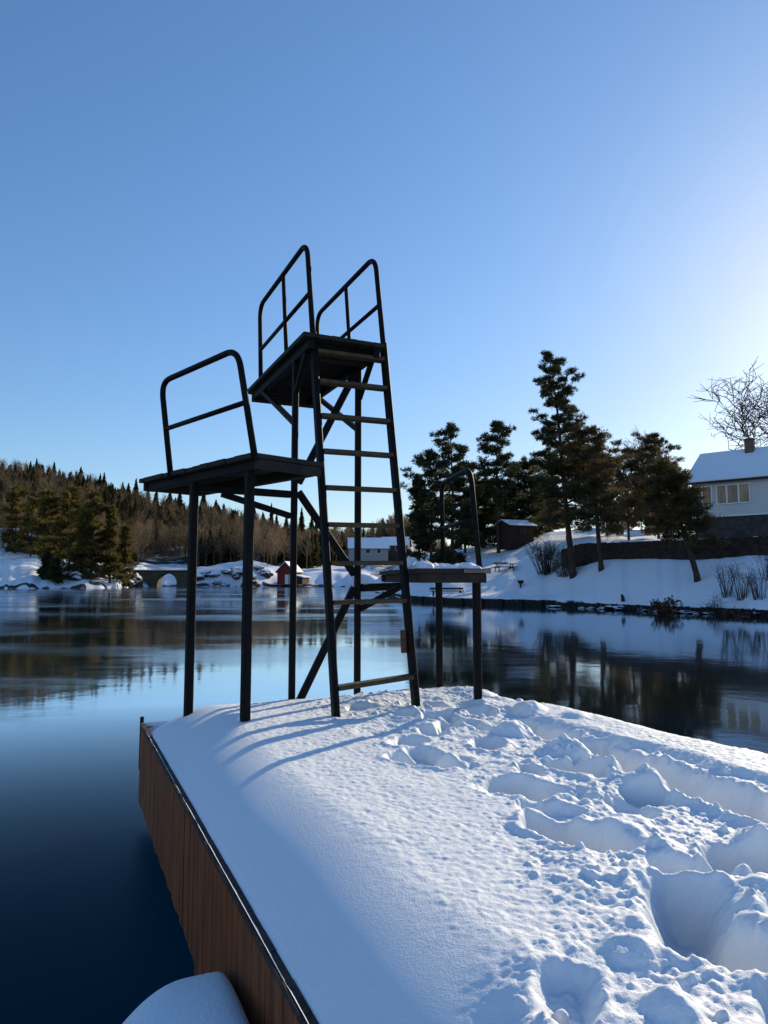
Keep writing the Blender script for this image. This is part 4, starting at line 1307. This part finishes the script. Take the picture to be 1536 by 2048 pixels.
# bridge
bx = (255 - 768) / 1400 * 196
br = empty('stone_bridge', (bx, 196, WZ), R(6), 'low stone bridge with one arch and railing at the left shore', 'bridge')
Lb = 15.5; n = 40
m = MB()
def under(x):
    for (c_, hw, hh) in ((11.0, 2.7, 2.7), (30, 2.2, 2.7)):
        if abs(x - c_) < hw: return .0 + hh * math.sqrt(1 - ((x - c_) / hw) ** 2) + 1.1
    return -1.5
xs = np.linspace(-1, Lb + 2, 200)
for i in range(199):
    a, b_ = xs[i], xs[i + 1]; ua, ub = under(a), under(b_)
    m.hexa([Vector(p) for p in [(a, 0, ua), (b_, 0, ub), (b_, 5, ub), (a, 5, ua), (a, 0, 4.3), (b_, 0, 4.3), (b_, 5, 4.3), (a, 5, 4.3)]])
m.build('arches', M['concrete'], br)
m = MB(); box_l(m, -2, Lb + 2.5, -.25, 5.25, 4.303, 4.65); m.build('road_slab', M['stonewall'], br)
m = MB(); box_l(m, -2, Lb + 2.5, -.1, 5.1, 4.653, 4.85); m.build('snow_layer', M['snowsoft'], br)
m = MB(); box_l(m, -2, Lb + 2.5, -.08, .02, 5.55, 5.7)
for k in range(11): box_l(m, -1.8 + k * 1.85, -1.7 + k * 1.85, -.06, 0, 4.86, 5.549)
m.build('railing', M['whitepaint'], br)

# orange buoy
x, Y = (491 - 768) / 1400 * 64, 64
m = MB(); m.tube([(0, 0, -.12), (0, 0, -.05), (0, 0, .08), (0, 0, .2), (0, 0, .28), (0, 0, .31)], [.08, .17, .21, .17, .08, .03], 14)
m.tube([(0, 0, .3), (0, 0, .38)], .025, 8)
o = m.build('buoy', M['orange'], smooth=True); o.location = (x, Y, WZ + .02); tag(o, 'small round orange buoy floating in the middle of the water', 'buoy')


# ------------------------------------------------------------------ things on the snowy point
def place(name, px, Y, rz, label, cat):
    x, y, z = at(px, Y); return empty(name, (x, y, z), rz, label, cat)


t = place('picnic_table', 1008, 66, R(8), 'dark picnic table with snow on it on the snowy point', 'picnic table')
t.location.z += .05
m = MB(); box_l(m, -1, 1, -.4, .4, .70, .76); m.build('tabletop', M['furn'], t)
for sgn in (-1, 1):
    m = MB(); box_l(m, -1, 1, sgn * .75 - .14, sgn * .75 + .14, .42, .47); m.build('seat', M['furn'], t)
    m = MB(); m.bar((sgn * .7, -.75, 0), (sgn * .7, -.2, .7), .07, .07); m.bar((sgn * .7, .75, 0), (sgn * .7, .2, .7), .07, .07); m.bar((sgn * .7, -.8, .38), (sgn * .7, .8, .38), .07, .07); m.build('leg', M['timber'], t)
t = place('barbecue', 1040, 58.5, 0, 'small dark barbecue pedestal alone in the snow near the quay', 'barbecue')
m = MB(); m.tube([(0, 0, -.1), (0, 0, .35)], .07, 8); m.build('pedestal', M['timber'], t)
m = MB(); m.tube([(0, 0, .3), (0, 0, .38), (0, 0, .56), (0, 0, .6)], [.12, .24, .27, .27], 12); m.build('bowl', M['timber'], t)
m = MB(); m.bar((-.3, -.05, .2), (.3, .05, .25), .04, .04); m.build('handle', M['timber'], t)
t = place('small_frame', 1005, 71, 0, 'thin metal frame standing in snow behind the picnic table', 'frame')
m = MB(); m.tube([(-.3, 0, -.1), (0, 0, 1.1), (.35, 0, -.1)], .025, 6); m.build('poles', M['paint'], t)
m = MB(); box_l(m, -.9, 1.6, -.2, .2, .12, .2); m.build('base_beam', M['furn'], t)
t = place('wooden_bench', 893, 62, R(3), 'long low bench half buried in snow behind the low platform', 'bench')
m = MB(); box_l(m, -1.5, 1.5, -.25, .25, .34, .42); m.build('seat', M['furn'], t)
for xx in (-1.2, 1.2):
    m = MB(); box_l(m, xx - .06, xx + .06, -.2, .2, -.1, .339); m.build('leg', M['timber'], t)
m = MB(); box_l(m, -1.5, 1.5, .2, .26, .5, .66); m.build('backrest', M['furn'], t)
m = MB()
for xx in (-1.2, 1.2): m.bar((xx, .3, -.1), (xx, .3, .7), .06, .06)
m.build('back_posts', M['timber'], t)
t = place('stump', 1242, 46.5, 0, 'short dark stump poking out of the snow right of the broad pine trunk', 'stump')
m = MB(); m.tube([(0, 0, -.2), (.02, 0, .2), (-.06, 0, .42)], [.14, .12, .07], 9); m.build('stump_wood', M['barkdark'], t)
